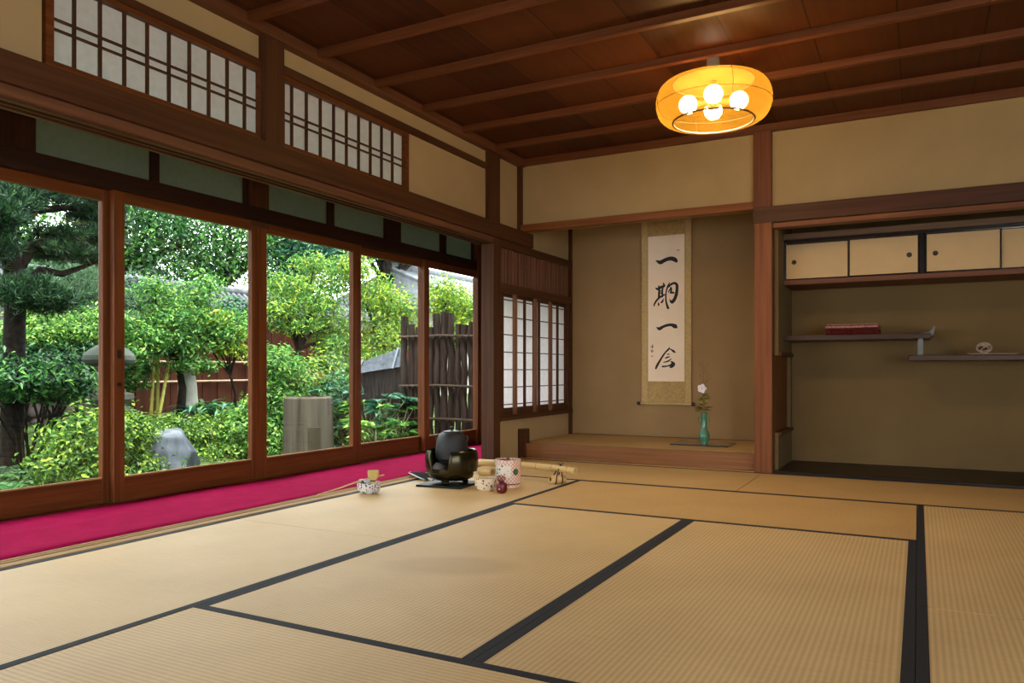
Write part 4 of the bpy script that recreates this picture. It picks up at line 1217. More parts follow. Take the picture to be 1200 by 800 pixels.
m = MB(); m.lathe([(0, .160), (.007, .161), (.006, .166), (.010, .172), (0, .177)], (JX, JY, 0), 18); m.build('lid_knob', M_band, t, smooth=True)

# bamboo barrier
M_pole = wood('yellowish bamboo pole', (0.52, 0.34, 0.12), (0.68, 0.48, 0.22), 'X', rough=0.35)
t = thing('bamboo_barrier', 'pale bamboo pole lying behind the tea things on two short bamboo feet', 'bamboo pole', (-2.2, 4.33, 0))
A0, A1 = Vector((-2.62, 4.385, .083)), Vector((-1.842, 4.285, .085))
def along(u): return A0.lerp(A1, u) + Vector((0, 0, .010 * math.sin(PI * u)))
us, rs = [], []
nodes = [0.0, .09, .22, .36, .5, .645, .79, .93, 1.0]
for i in range(len(nodes) - 1):
    a, c = nodes[i], nodes[i + 1]
    for q, rr_ in ((0, .0235), (.05, .0222), (.5, .0212), (.95, .0222)):
        us.append(a + (c - a) * q); rs.append(rr_ - .002 * (a + (c - a) * q))
us.append(1.0); rs.append(.0215)
m = MB(); m.tube([along(u) for u in us], rs, 18); m.build('pole', M_pole, t, smooth=True)
M_node = plain('bamboo node', (0.42, 0.28, 0.12), .5)
for u in nodes[1:-1]:
    p = along(u); dr = (A1 - A0).normalized(); m = MB(); m.tube([p - dr * .003, p, p + dr * .003], [.0222, .0232, .0222], 18)
    m.build('node_ring', M_node, t, smooth=True)
m = MB(); dr = (A1 - A0).normalized(); m.tube([A1, A1 + dr * .0015], .012, 16); m.build('end_grain', plain('bamboo end', (0.45, 0.34, 0.20), .7), t)
for u, nm in ((.865, 1), (.14, 2)):
    c = along(u); R_ = .026
    if nm == 1:
        axis = Vector((.62, .78, 0)); b0 = Vector((c.x - .045, c.y - .058, R_ + .0005)); ln_ = .10
    else:
        axis = (A1 - A0).normalized(); b0 = Vector((c.x - .05, c.y - .004, R_ + .0005)); ln_ = .10
    b1 = b0 + axis * ln_
    uu = axis.orthogonal().normalized(); ww = axis.cross(uu)
    vs, fs = [], []
    for j, (tt, r_) in enumerate(((0, .016), (0, R_), (1, R_), (1, .016))):
        p = b0.lerp(b1, tt)
        for k in range(28):
            a = 2 * PI * k / 28; vs.append(p + (uu * math.cos(a) + ww * math.sin(a)) * r_)
    for j in range(4):
        for k in range(28): fs.append((j * 28 + k, j * 28 + (k + 1) % 28, ((j + 1) % 4) * 28 + (k + 1) % 28, ((j + 1) % 4) * 28 + k))
    ft = MB().add(vs, fs).build('foot', M_pole, t, smooth=True)
    m = MB(); m.tube([b0.lerp(b1, .10 if nm == 1 else .01), b0.lerp(b1, .9 if nm == 1 else .99)], .0158, 18); m.build('hollow' if nm == 1 else 'end_node', plain('dark bamboo hollow', (0.02, 0.012, 0.006), .9) if nm == 1 else M_node, ft)
    top = Vector((c.x, c.y, c.z + .024))
    for w_ in ((.30, .72) if nm == 1 else ()):
        q = b0.lerp(b1, w_); m = MB(); pts = []
        for k in range(29):
            a = 2 * PI * k / 28
            ring = q + (Vector((0, 0, 1)) * math.cos(a) + axis.cross(Vector((0, 0, 1))) * math.sin(a)) * (R_ + .003)
            lift = max(0, math.cos(a)) ** 2
            pts.append(ring.lerp(top, lift * .98))
        for p_ in pts: p_.z = max(p_.z, .0035)
        m.tube(pts, .0036 if nm == 1 else .002, 8); m.build('black_cord', M_ink, t, smooth=True)
    if nm == 1:
        m = MB(); m.ball(top, .007, 10)
        m.build('cord_knot', M_ink, t, smooth=True)
        for dx, dz in ((.022, .012), (-.016, .008)):
            m = MB(); m.tube([top, top + Vector((dx, -.006, dz))], .0026, 6); m.build('cord_end', M_ink, t, smooth=True)
# ------------------------------------------------------------------ garden materials
G_pine = leaf_mat('pine needles', [(0, (0.005, 0.024, 0.012)), (.6, (0.012, 0.048, 0.020)), (1, (0.045, 0.105, 0.028))], .15)
G_dark = leaf_mat('dark leaves', [(0, (0.008, 0.036, 0.016)), (.7, (0.022, 0.085, 0.028)), (1, (0.07, 0.17, 0.05))], .3)
G_teal = leaf_mat('bluish leaves', [(0, (0.012, 0.060, 0.036)), (.7, (0.035, 0.14, 0.075)), (1, (0.12, 0.26, 0.16))], .3)
G_mid = leaf_mat('mid green leaves', [(0, (0.018, 0.090, 0.016)), (.6, (0.050, 0.19, 0.032)), (1, (0.16, 0.33, 0.06))], .38)
G_lime = leaf_mat('lime leaves', [(0, (0.035, 0.14, 0.022)), (.5, (0.10, 0.28, 0.045)), (1, (0.28, 0.42, 0.08))], .42)
G_yellow = leaf_mat('yellow green leaves', [(0, (0.06, 0.17, 0.018)), (.5, (0.17, 0.30, 0.025)), (1, (0.38, 0.42, 0.04))], .42)
G_azalea = leaf_mat('azalea leaves', [(0, (0.022, 0.085, 0.012)), (.6, (0.075, 0.19, 0.022)), (1, (0.25, 0.34, 0.04))], .32)
G_big = leaf_mat('large glossy leaves', [(0, (0.02, 0.08, 0.03)), (.6, (0.05, 0.15, 0.06)), (1, (0.10, 0.22, 0.10))], .25, rough=.25)
G_red = leaf_mat('reddish tips', [(0, (0.12, 0.16, 0.03)), (.8, (0.25, 0.18, 0.05)), (1, (0.35, 0.10, 0.05))], .35)
G_fern = leaf_mat('fern green', [(0, (0.025, 0.09, 0.03)), (1, (0.07, 0.19, 0.06))], .4)
B_bark = plain('tree bark', (0.013, 0.010, 0.008), 0.95, noise=.7, scale=22, bump=.6, spec=.1)
B_barkgrey = plain('grey bark', (0.13, 0.115, 0.095), 0.95, noise=.45, scale=18, bump=.6, spec=.1)
B_moss = plain('mossy ground', (0.040, 0.062, 0.020), 1.0, noise=.5, scale=7, bump=.7, spec=.05)
B_stone = plain('grey stone', (0.075, 0.077, 0.062), 0.9, noise=.3, scale=7, bump=.5, spec=.05)
B_pale = plain('pale stone', (0.34, 0.325, 0.29), 0.9, noise=.22, scale=9, bump=.4, spec=.05)
B_fence = wood('brown fence boards', (0.022, 0.0065, 0.004), (0.050, 0.017, 0.010), 'Z', rough=.9, scale=.4, spec=.04)
B_logs = wood('rough bark logs', (0.006, 0.0045, 0.004), (0.034, 0.024, 0.020), 'Z', rough=.95, bump=.9, scale=1.0, spec=.04)
B_tile = plain('grey roof tile', (0.060, 0.066, 0.072), 0.6, noise=.3, scale=12, spec=.12)
B_cane = plain('yellow bamboo stalk', (0.36, 0.34, 0.055), .4, noise=.2, scale=14)
B_weather = wood('weathered grey board', (0.02, 0.023, 0.029), (0.10, 0.112, 0.135), 'X', rough=.9, scale=.5, spec=.05)

# ground: lower near the house, rising to a bank
def gz(x, y):
    t = min(1, max(0, (-x - 6.6) / 2.2))
    return -.36 + .44 * (t * t * (3 - 2 * t)) + .03 * math.sin(x * 2.1 + y * 1.7) * t
vs, fs = [], []
nx, ny = 60, 70
xs = [-3.9 - 26 * (i / nx) ** 1.7 for i in range(nx + 1)]
for j in range(ny + 1):
    for i in range(nx + 1):
        y = -6 + 34 * j / ny
        vs.append((xs[i], y, gz(xs[i], y) + random.uniform(-.015, .015)))
for j in range(ny):
    for i in range(nx):
        q = j * (nx + 1) + i; fs.append((q, q + nx + 1, q + nx + 2, q + 1))
g = MB().add(vs, fs).build('garden_ground', B_moss, smooth=True, angle=2)
struct(g, 'mossy garden ground rising to a low bank', 'ground')
struct(box('ground_front', -3.9, 14, -14, 8, -.46, -.37, plain('light bouncing gravel', (0.42, 0.39, 0.34), .95, noise=.2, scale=30)), 'light bouncing gravel added unseen on the open front side of the room', 'ground')  # unseen pale ground, added to bounce light into the room

def branchy(mb, base, tips, r0, r1=.012, bend=.12):
    for tp in tips:
        a, c = Vector(base), Vector(tp)
        m1 = a.lerp(c, .4) + Vector((random.uniform(-1, 1), random.uniform(-1, 1), random.uniform(-.2, .8))) * bend
        m2 = a.lerp(c, .75) + Vector((random.uniform(-1, 1), random.uniform(-1, 1), random.uniform(-.3, .5))) * bend * .6
        mb.tube([a, m1, m2, c], [r0, r0 * .75, r0 * .45, r1], 8)

def shrub(name, label, cat, blobs, L, W, mat, base=None, stems=5, group=None, **kw):
    cx = sum(b[0] for b in blobs) / len(blobs); cy = sum(b[1] for b in blobs) / len(blobs)
    z0 = gz(cx, cy) if base is None else base
    t = thing(name, label, cat, (cx, cy, z0), group)
    m = MB()
    for i in range(stems):
        b = blobs[i % len(blobs)]
        branchy(m, (cx + random.uniform(-.06, .06), cy + random.uniform(-.06, .06), z0 - .03), [(b[0] + random.uniform(-.4, .4) * b[3], b[1] + random.uniform(-.4, .4) * b[4], b[2] + b[5] * .3)], .014, .005, .04)
    m.build('stems', B_bark, t, smooth=True)
    foliage(blobs, L, W, mat, t, **kw)
    return t

# ---- the pine at the left
t = thing('pine_tree', 'large cloud-pruned pine with dark trunk at the far left of the garden', 'pine tree', (-7.5, 4.13, gz(-7.5, 4.13)))
m = MB()
m.tube([(-7.5, 4.12, -.2), (-7.5, 4.13, .4), (-7.5, 4.14, .85), (-7.48, 4.14, 1.2), (-7.5, 4.17, 1.5), (-7.52, 4.12, 1.8), (-7.5, 4.06, 2.1), (-7.5, 4.10, 2.5)], [.10, .095, .095, .09, .095, .085, .07, .04], 14)
m.build('trunk', B_bark, t, smooth=True)
def limb(pts, rad):
    m = MB(); m.tube(pts, rad, 10); return m.build('branch', B_bark, t, smooth=True)
limb([(-7.5, 4.15, 1.62), (-7.48, 4.28, 1.86), (-7.46, 4.42, 1.93), (-7.42, 4.62, 1.92), (-7.4, 4.80, 2.00), (-7.4, 4.93, 2.06)], [.065, .06, .05, .045, .03, .016])
limb([(-7.48, 4.16, 1.45), (-7.45, 4.36, 1.66), (-7.42, 4.55, 1.64), (-7.4, 4.72, 1.72), (-7.4, 4.86, 1.78)], [.05, .04, .032, .024, .012])
limb([(-7.5, 4.08, 2.1), (-7.45, 4.3, 2.22), (-7.4, 4.6, 2.30), (-7.36, 4.85, 2.28)], [.05, .04, .03, .014])
limb([(-7.5, 4.14, 1.2), (-7.35, 4.10, 1.28), (-7.2, 4.02, 1.30)], [.045, .035, .02])
limb([(-7.5, 4.1, 1.95), (-7.45, 3.95, 2.02), (-7.4, 3.8, 2.02)], [.045, .035, .02])
pads = [(-7.5, 4.16, 2.40, .42, .40, .19), (-7.45, 4.00, 2.22, .35, .26, .14), (-7.4, 4.68, 2.44, .38, .38, .12), (-7.4, 4.90, 2.24, .3, .22, .09), (-7.42, 4.72, 2.02, .38, .40, .085), (-7.4, 4.55, 1.84, .32, .30, .07),
        (-7.2, 4.02, 1.40, .42, .34, .13), (-7.15, 4.25, 1.32, .30, .24, .10), (-7.45, 3.86, 1.80, .35, .22, .18), (-7.4, 4.86, 1.84, .2, .16, .06), (-7.3, 3.86, 2.06, .3, .2, .12)]
needles(pads, 420, 14, .085, G_pine, t)

# ---- paler pine behind it
t = thing('pine_tree', 'paler open pine standing behind the large pine', 'pine tree', (-10.2, 6.45, .08))
m = MB(); m.tube([(-10.2, 6.45, 0), (-10.2, 6.43, .8), (-10.15, 6.5, 1.4), (-10.2, 6.42, 2.0)], [.09, .08, .06, .03], 10)
branchy(m, (-10.2, 6.45, 1.2), [(-10, 6.0, 1.75), (-10, 6.9, 1.7), (-9.9, 6.6, 2.0), (-10.1, 6.2, 1.5)], .035, .012)
m.build('trunk', B_bark, t, smooth=True)
G_pinepale = leaf_mat('pale pine needles', [(0, (0.025, 0.075, 0.038)), (1, (0.10, 0.19, 0.09))], .3)
needles([(-10.0, 6.05, 1.75, .4, .4, .12), (-10.0, 6.75, 1.72, .4, .4, .12), (-10, 6.4, 2.0, .5, .45, .14), (-9.9, 6.2, 1.45, .4, .35, .10), (-9.9, 6.75, 1.42, .4, .35, .10), (-10, 5.75, 1.5, .35, .3, .1)], 230, 12, .10, G_pinepale, t)

shrub('leafy_bush', 'bright green rounded bush behind the pine trunk', 'bush', [(-8.95, 5.30, 1.12, .40, .40, .28, 2600), (-8.9, 5.75, 1.15, .40, .40, .30, 2600), (-9.0, 5.0, 1.05, .35, .35, .25, 1500)], .055, .028, G_lime, base=.05)
shrub('evergreen_shrub', 'dark shrub below the bright bush, left of the stone lantern', 'bush', [(-8.75, 5.15, .76, .42, .40, .24, 1500), (-8.7, 5.55, .78, .38, .36, .26, 1300), (-8.8, 4.75, .78, .4, .36, .26, 1000)], .07, .032, G_dark, base=.05)
shrub('broadleaf_shrub', 'bluish green shrub in front of the rubble stone wall', 'bush', [(-7.2, 3.98, 0.62, 0.34, 0.34, 0.18, 1260), (-7.2, 4.28, 0.6, 0.32, 0.32, 0.17, 1260), (-7.2, 4.48, 0.58, 0.26, 0.24, 0.17, 950), (-7.3, 3.75, 0.6, 0.3, 0.25, 0.2, 700)], .075, .03, [G_dark, G_dark, G_mid], base=-.25, stems=9)

# ---- rubble stone wall
t = thing('stone_retaining_wall', 'rubble stone retaining wall under the pine', 'stone wall', (-9.0, 5.2, -.1))
MB().box(-9.35, -9.02, 3.6, 6.2, -.3, .46).build('earth_core', plain('dark mortar', (0.035, 0.03, 0.025), 1), t)
m = MB(); rs = np.random.default_rng(5)
row = 0; z = -.22
while z < .46:
    h = rs.uniform(.14, .20); y = 3.6 + (row % 2) * .09
    while y < 6.15:
        w = rs.uniform(.13, .26)
        m.blob((-9.0 + rs.uniform(-.02, .02), y + w / 2, z + h / 2), .5, int(rs.integers(1e6)), rough=.05, sub=1, squash=(.16, w * .98, h * .98))
        y += w
    z += h; row += 1
m.build('stones', plain('rubble stone', (0.20, 0.155, 0.145), .95, noise=.55, scale=3.2, bump=.5, spec=.1), t, smooth=True, angle=2)

# ---- stone lantern
LXg, LYg = -8.0, 5.44
lz = gz(LXg, LYg)
t = thing('stone_lantern', 'grey stone garden lantern with wide cap behind the glass door post', 'stone lantern', (LXg, LYg, lz))
def st(name, prof, n, mat=B_stone, rot=0.0, parent=None):
    return MB().lathe(prof, (LXg, LYg, 0), n, rot, rot + 2 * PI - 1e-6 if False else None).build(name, mat, parent or t, smooth=True, angle=.5, bevel=.004)
st('base', [(0, lz - .05), (.24, lz - .05), (.24, .24), (.20, .29), (0, .29)], 12)
st('platform', [(0, .29), (.15, .29), (.25, .37), (.25, .43), (.18, .45), (0, .45)], 6)
m = MB()
for k in range(4):
    a = PI / 4 + k * PI / 2
    m.obox((LXg + .105 * math.cos(a), LYg + .105 * math.sin(a), .60), (.07, .07, .31), Matrix.Rotation(a, 3, 'Z'))
m.box(LXg - .12, LXg + .12, LYg - .12, LYg + .12, .445, .485); m.box(LXg - .13, LXg + .13, LYg - .13, LYg + .13, .715, .76)
m.build('fire_box', B_stone, t, bevel=.006)
st('cap', [(0, .74), (.17, .745), (.245, .775), (.272, .81), (.262, .86), (.21, .92), (.12, .975), (.05, 1.01), (0, 1.01)], 24, plain('mossy cap stone', (0.028, 0.036, 0.027), .95, noise=.4, scale=9, bump=.5))
st('finial', [(0, 1.0), (.05, 1.0), (.07, 1.05), (.055, 1.10), (.015, 1.15), (0, 1.16)], 16)

# ---- azalea, boulder, hedge
shrub('azalea_bush', 'rounded yellow-green azalea just outside the second glass door post', 'azalea bush', [(-6.3, 4.18, .10, .42, .40, .28, 2600), (-6.32, 4.42, .08, .33, .28, .25, 1800), (-6.25, 3.92, -.10, .34, .32, .24, 1500), (-6.15, 4.22, -.18, .40, .44, .20, 1700)], .055, .026, G_azalea, base=-.36, stems=9, inner=.6)
t = MB().rock((-6.56, 5.06, -.235), .37, 21, 20, squash=(1.0, .95, .92)).build('boulder', None or wood('blue grey boulder', (0.004, 0.005, 0.008), (0.085, 0.100, 0.125), 'Z', rough=.5, scale=.22, bump=.9, spec=.15), smooth=True, angle=1.4)
tag(t, 'large blue-grey boulder beside the clipped hedge', 'boulder')
shrub('clipped_hedge', 'low clipped hedge running behind the boulder', 'hedge', [(-7.5, 5.65, -.06, .34, .30, .24, 1700), (-7.55, 6.0, -.06, .34, .32, .24, 1700), (-7.55, 6.35, -.06, .34, .32, .24, 1700), (-7.5, 6.68, -.05, .34, .30, .25, 1600), (-7.2, 5.95, -.26, .26, .34, .12, 900), (-7.15, 6.25, -.26, .24, .3, .12, 800)], .046, .024, G_azalea, base=-.3, stems=12, inner=.6)
shrub('azalea_bush', 'leafy green azalea at the right end of the hedge', 'azalea bush', [(-7.05, 6.45, -.05, .28, .26, .26, 1300), (-7.1, 6.62, .08, .26, .24, .26, 1200), (-7.0, 6.5, -.22, .28, .28, .2, 800)], .055, .028, G_lime, base=-.34, stems=6)
# ---- pale trunk-like standing stone, bamboo stalks, strap-leaved plants
m = MB(); m.tube([(-8.6, 6.97, -.1), (-8.6, 6.97, .2), (-8.6, 6.96, .5), (-8.6, 6.94, .72), (-8.6, 6.92, .80)], [.14, .13, .118, .105, .06], 12)
t = m.build('standing_stone', B_pale, smooth=True, angle=.9); tag(t, 'pale upright standing stone among the plants behind the hedge', 'stone')
for i, (bx, by, tx, ty, top) in enumerate(((-8.7, 6.48, -8.7, 6.56, 1.3), (-8.78, 6.64, -8.78, 6.66, 1.3), (-8.5, 6.43, -8.5, 6.60, .80))):
    lab = ['yellow bamboo stalk, left of the upright pair', 'yellow bamboo stalk, right of the upright pair', 'short yellow bamboo stalk leaning to the right'][i]
    t = thing('bamboo_stalk', lab, 'bamboo', (bx, by, .02), 'yellow bamboo stalks behind the hedge')
    m = MB(); N_ = 9; pts, rd = [], []
    for k in range(N_):
        u = k / (N_ - 1)
        for du, rr_ in ((0, .027), (.012, .023), (.10, .022)):
            uu = min(1, u + du); pts.append((bx + (tx - bx) * uu, by + (ty - by) * uu, .0 + (top) * uu)); rd.append(rr_ * (1 - .25 * uu))
    m.tube(pts[:-2], rd[:-2], 12); m.build('cane', B_cane, t, smooth=True)
    n = 40
    P = np.array([(tx, ty, top)]) + rng.normal(size=(n, 3)) * np.array((.08, .08, .09)); T = rng.normal(size=(n, 3)) + np.array((0, 0, -.5))
    leaf_mesh('leaves', P, rng.normal(size=(n, 3)) + np.array((0, 0, 1)), .11, .016, G_lime, t, T=T)

def rosette(name, label, cat, cx, cy, z0, n, L, W, mat, rise=.8, group=None, seg=6):
    """long arching leaves springing from one point"""
    t = thing(name, label, cat, (cx, cy, z0), group)
    m = MB()
    for k in range(n):
        a = 2 * PI * k / n + random.uniform(-.3, .3); l = L * random.uniform(.7, 1.15); up = rise * random.uniform(.5, 1.2)
        d = Vector((math.cos(a), math.sin(a), 0)); s = Vector((-d.y, d.x, 0))
        vs, fs = [], []
        for i in range(seg + 1):
            u = i / seg; c = Vector((cx, cy, z0)) + d * l * (u * .9) + Vector((0, 0, l * (up * u - up * .85 * u * u)))
            w = W * math.sin(PI * (.12 + .86 * u)) ** .7 * .5
            vs += [c - s * w + Vector((0, 0, w * .35)), c, c + s * w + Vector((0, 0, w * .35))]
        for i in range(seg):
            for j in range(2): fs.append((i * 3 + j, i * 3 + j + 1, (i + 1) * 3 + j + 1, (i + 1) * 3 + j))
        m.add(vs, fs)
    m.build('leaves', mat, t, smooth=True, angle=2)
    m = MB(); m.tube([(cx, cy, z0 - .03), (cx, cy, z0 + .05)], [.02, .015], 8); m.build('crown', B_bark, t)
    return t
sp_ = [(-8.35, 7.12, .12), (-8.2, 7.35, .10), (-8.5, 7.5, .12), (-8.3, 6.85, .10), (-8.6, 7.25, .14), (-8.1, 7.1, .05)]
labs = ['strap-leaved plant right beside the standing stone', 'strap-leaved plant at the edge of the third door post', 'strap-leaved plant at the foot of the brown fence', 'strap-leaved plant directly in front of the standing stone', 'strap-leaved plant behind the others, between stone and fence', 'strap-leaved plant nearest the hedge end']
for i, (x, y, z) in enumerate(sp_):
    rosette('strap_leaf_plant', labs[i], 'plant', x, y, z, 16, .46, .05, G_teal if i % 2 else G_mid, rise=1.0, group='strap-leaved plants behind the hedge')

# ---- the leafy light green trees in the middle
def tree(name, label, cat, base, trunk_h, blobs, L, W, mat, r=.06, bark=B_bark, tips=9, group=None, **kw):
    t = thing(name, label, cat, base, group)
    b = Vector(base); top = b + Vector((random.uniform(-.1, .1), random.uniform(-.1, .1), trunk_h))
    m = MB(); m.tube([b + Vector((0, 0, -.1)), b.lerp(top, .5) + Vector((.03, .04, 0)), top], [r, r * .8, r * .6], 10)
    m.build('trunk', bark, t, smooth=True)
    m = MB()
    tp = []
    for i in range(tips):
        q = blobs[i % len(blobs)]
        tp.append((q[0] + random.uniform(-.5, .5) * q[3], q[1] + random.uniform(-.5, .5) * q[4], q[2] + random.uniform(-.2, .5) * q[5]))
    branchy(m, top, tp, r * .55, r * .12, .15)
    m.build('branches', bark, t, smooth=True)
    foliage(blobs, L, W, mat, t, **kw)
    return t
tree('garden_tree', 'light green leafy tree in front of the brown fence, seen in the second glass door', 'tree', (-8.5, 6.75, .08), .75,
     [(-8.4, 6.55, 1.36, 0.45, 0.42, 0.26, 1950), (-8.45, 6.95, 1.66, 0.36, 0.36, 0.24, 1350), (-8.3, 7.2, 1.22, 0.42, 0.36, 0.2, 1500), (-8.4, 6.2, 1.12, 0.42, 0.34, 0.2, 1350), (-8.45, 6.75, 1.02, 0.45, 0.42, 0.18, 1500), (-8.35, 7.45, 1.4, 0.34, 0.26, 0.13, 630), (-8.45, 6.0, 0.9, 0.34, 0.3, 0.16, 900), (-8.3, 6.8, 0.76, 0.36, 0.32, 0.1, 630), (-8.45, 6.35, 1.72, 0.28, 0.26, 0.14, 525), (-8.5, 5.85, 1.3, 0.28, 0.24, 0.12, 480), (-8.4, 7.15, 1.86, 0.2, 0.2, 0.12, 300)], .062, .026, [G_lime, G_mid, G_mid], inner=.1, rnd=.95)
tree('garden_tree', 'yellow-green young tree reaching over the fence beside the third door post', 'tree', (-8.25, 7.42, .08), .55,
     [(-8.2, 7.35, .98, .28, .26, .09, 240), (-8.15, 7.5, 1.22, .20, .22, .07, 120), (-8.25, 7.2, 1.30, .22, .2, .08, 130), (-8.2, 7.0, 1.42, .26, .22, .09, 140)], .085, .032, G_yellow, r=.025, inner=.2)
shrub('leafy_bush', 'green bush hiding the lower trunk left of the bamboo stalks', 'bush', [(-8.9, 6.05, .55, .35, .32, .34, 900), (-8.9, 6.35, .75, .32, .3, .3, 700), (-9.0, 5.95, .95, .3, .3, .3, 600)], .08, .035, G_mid, base=.05)

# ---- brown board fence with bamboo rails, tiled wall top beyond
def fence(name, label, x, ya, yb, z0, z1, group=None):
    t = thing(name, label, 'fence', (x, (ya + yb) / 2, z0))
    m = MB(); y = ya; i = 0
    while y < yb:
        w = .145
        m.box(x - .02 - (i % 2) * .012, x - (i % 2) * .012, y, min(yb, y + w - .006), z0, z1 + random.uniform(-.01, .01)); y += w; i += 1
    m.build('boards', B_fence, t)
    for z in (.52, .82):
        r = MB(); r.tube([(x + .02, ya, z), (x + .02, (ya + yb) / 2, z + .01), (x + .02, yb, z)], .016, 8); r.build('rail', B_cane2, t, smooth=True)
    MB().box(x - .05, x + .03, ya, yb, z1, z1 + .03).build('top_cap', B_fence, t)
    return t
B_cane2 = plain('weathered bamboo rail', (0.24, 0.15, 0.10), .7, noise=.3, scale=10)
fence('board_fence', 'reddish brown board fence with bamboo rails behind the garden trees', -9.9, 5.4, 14.5, .0, 1.49)

def tiled_wall(name, label, x, ya, yb, z0, zw, zr):
    t = thing(name, label, 'garden wall', (x, (ya + yb) / 2, z0))
    MB().box(x - .12, x + .12, ya, yb, z0, zw).build('wall_body', plain('old grey plaster', (0.20, 0.19, 0.17), .9, noise=.2, scale=3), t)
    m = MB(); y = ya
    while y < yb:
        for sg in (-1, 1):
            m.tube([(x + sg * .02, y, zr - .03), (x + sg * .42, y, zw + .02)], .045, 8)
        y += .13
    m.prism([(x - .45, zw), (x - .45, zw + .03), (x, zr - .02), (x + .45, zw + .03), (x + .45, zw)], 'Y', ya, yb)
    m.build('roof_tiles', B_tile, t, smooth=True, angle=.6)
    m = MB(); m.tube([(x, ya, zr + .02), (x, yb, zr + .02)], .07, 12); m.build('ridge', B_tile, t, smooth=True)
    return t
tiled_wall('tiled_garden_wall', 'old garden wall with grey tiled top beyond the board fence', -11.4, 5.0, 15.0, 0.0, 1.80, 2.16)

# ---- tall trees beyond
bgs = [
 ('dense evergreen tree beyond the fence, seen at the top of the second door', (-13.5, 9.6, 0), 2.6, [(-13, 9.3, 3.5, 1.2, 1.1, .85, 3200), (-13.2, 10.3, 3.9, 1.2, 1.1, .9, 3200), (-13, 10.7, 3.1, .9, .9, .6, 1600), (-13, 8.7, 4.0, 1.0, .9, .8, 1900), (-12.8, 9.6, 2.6, .9, .9, .4, 1100)], .105, .046, [G_dark, G_mid]),
 ('evergreen tree right of the dense one, thin against the sky', (-13, 11.4, 0), 2.5, [(-12.8, 11.4, 3.7, 1.0, 1.0, .9, 2000), (-13, 12.1, 3.2, .8, .8, .7, 1500), (-13, 11.0, 2.8, .8, .8, .5, 1100), (-12.8, 12.6, 3.9, .9, .9, .8, 1500)], .105, .045, [G_dark, G_mid, G_lime]),
 ('dark bluish tree beyond the fence at the top of the third door', (-13, 13.6, 0), 2.6, [(-12.8, 13.2, 3.6, 1.0, 1.0, .8, 3600), (-13, 14.3, 3.8, 1.1, 1.1, .8, 3600), (-13, 15.2, 3.7, .9, 1.0, .7, 2400), (-12.6, 13.0, 2.7, .6, .6, .5, 1300), (-12.6, 12.6, 2.3, .5, .5, .5, 1000)], .17, .034, G_teal),
 ('evergreen tree beyond the fence at the top of the fourth door', (-12, 15.8, 0), 2.9, [(-11.8, 15.5, 3.9, .9, .9, .45, 1800), (-11.8, 16.6, 3.9, .9, .9, .40, 1600), (-12, 15.0, 4.1, .9, .9, .6, 1500)], .13, .05, G_dark),
 ('loose pale tree behind the big pine', (-14, 8.0, 0), 2.4, [(-14, 7.6, 3.3, 1.1, 1.0, .8, 1300), (-14, 8.6, 2.8, .9, .9, .6, 1200), (-14.2, 7.0, 2.5, 1.1, .9, .6, 1200), (-14.2, 6.3, 3.2, 1.1, 1.0, .8, 1200)], .13, .055, G_mid),
]
for lab, base, th_, bl, L, W, mat in bgs:
    tree('background_tree', lab, 'tree', base, th_, bl, L, W, mat, r=.12, group='trees beyond the garden fence', inner=.15, rnd=.9, tips=14)

shrub('evergreen_shrub', 'dark evergreen shrub rising just over the fence, left part of the second door', 'bush', [(-10.38, 7.0, 1.75, .36, .5, .38, 2000), (-10.38, 7.8, 1.70, .36, .5, .34, 1900), (-10.38, 6.2, 1.8, .36, .5, .4, 1700), (-10.38, 8.4, 1.62, .32, .36, .22, 900)], .085, .034, G_dark, base=.1, stems=10)
shrub('evergreen_shrub', 'mid green shrub rising over the fence at the third door post', 'bush', [(-10.5, 9.5, 1.72, .36, .4, .24, 900), (-10.5, 10.1, 1.62, .34, .36, .22, 800)], .085, .034, [G_teal, G_dark], base=.1, stems=8)
# ---- maples and shrubs on the right
tree('maple_tree', 'light green maple in front of the fence, filling the third door', 'tree', (-8.7, 9.1, .08), .95,
     [(-8.5, 8.95, 1.75, 0.48, 0.5, 0.36, 1755), (-8.6, 9.45, 1.95, 0.5, 0.5, 0.38, 1890), (-8.5, 9.7, 1.45, 0.48, 0.48, 0.34, 1620), (-8.7, 8.7, 2.0, 0.4, 0.4, 0.26, 810), (-8.5, 8.85, 1.38, 0.42, 0.42, 0.13, 675), (-8.6, 9.9, 2.25, 0.42, 0.4, 0.3, 1080), (-8.4, 9.9, 1.0, 0.4, 0.4, 0.32, 1215), (-8.6, 8.5, 1.62, 0.36, 0.34, 0.14, 675), (-8.5, 9.2, 2.4, 0.4, 0.36, 0.16, 607), (-8.3, 9.5, 1.15, 0.4, 0.4, 0.14, 607)], .072, .024, [G_lime, G_mid, G_yellow], inner=.2, rnd=.9)
tree('maple_tree', 'yellow-green maple behind the bark fence, seen through the fourth door', 'tree', (-8.1, 10.5, .08), .9,
     [(-8.0, 10.2, 1.9, 0.45, 0.45, 0.4, 1650), (-8.0, 10.7, 1.75, 0.48, 0.45, 0.34, 1650), (-7.9, 10.3, 1.25, 0.45, 0.45, 0.34, 1500), (-8.2, 9.9, 2.35, 0.38, 0.36, 0.28, 750), (-7.9, 10.9, 1.35, 0.4, 0.4, 0.3, 1200), (-8.0, 10.0, 0.8, 0.45, 0.42, 0.32, 1200)], .075, .028, [G_yellow, G_yellow, G_lime], inner=.2, rnd=.9)
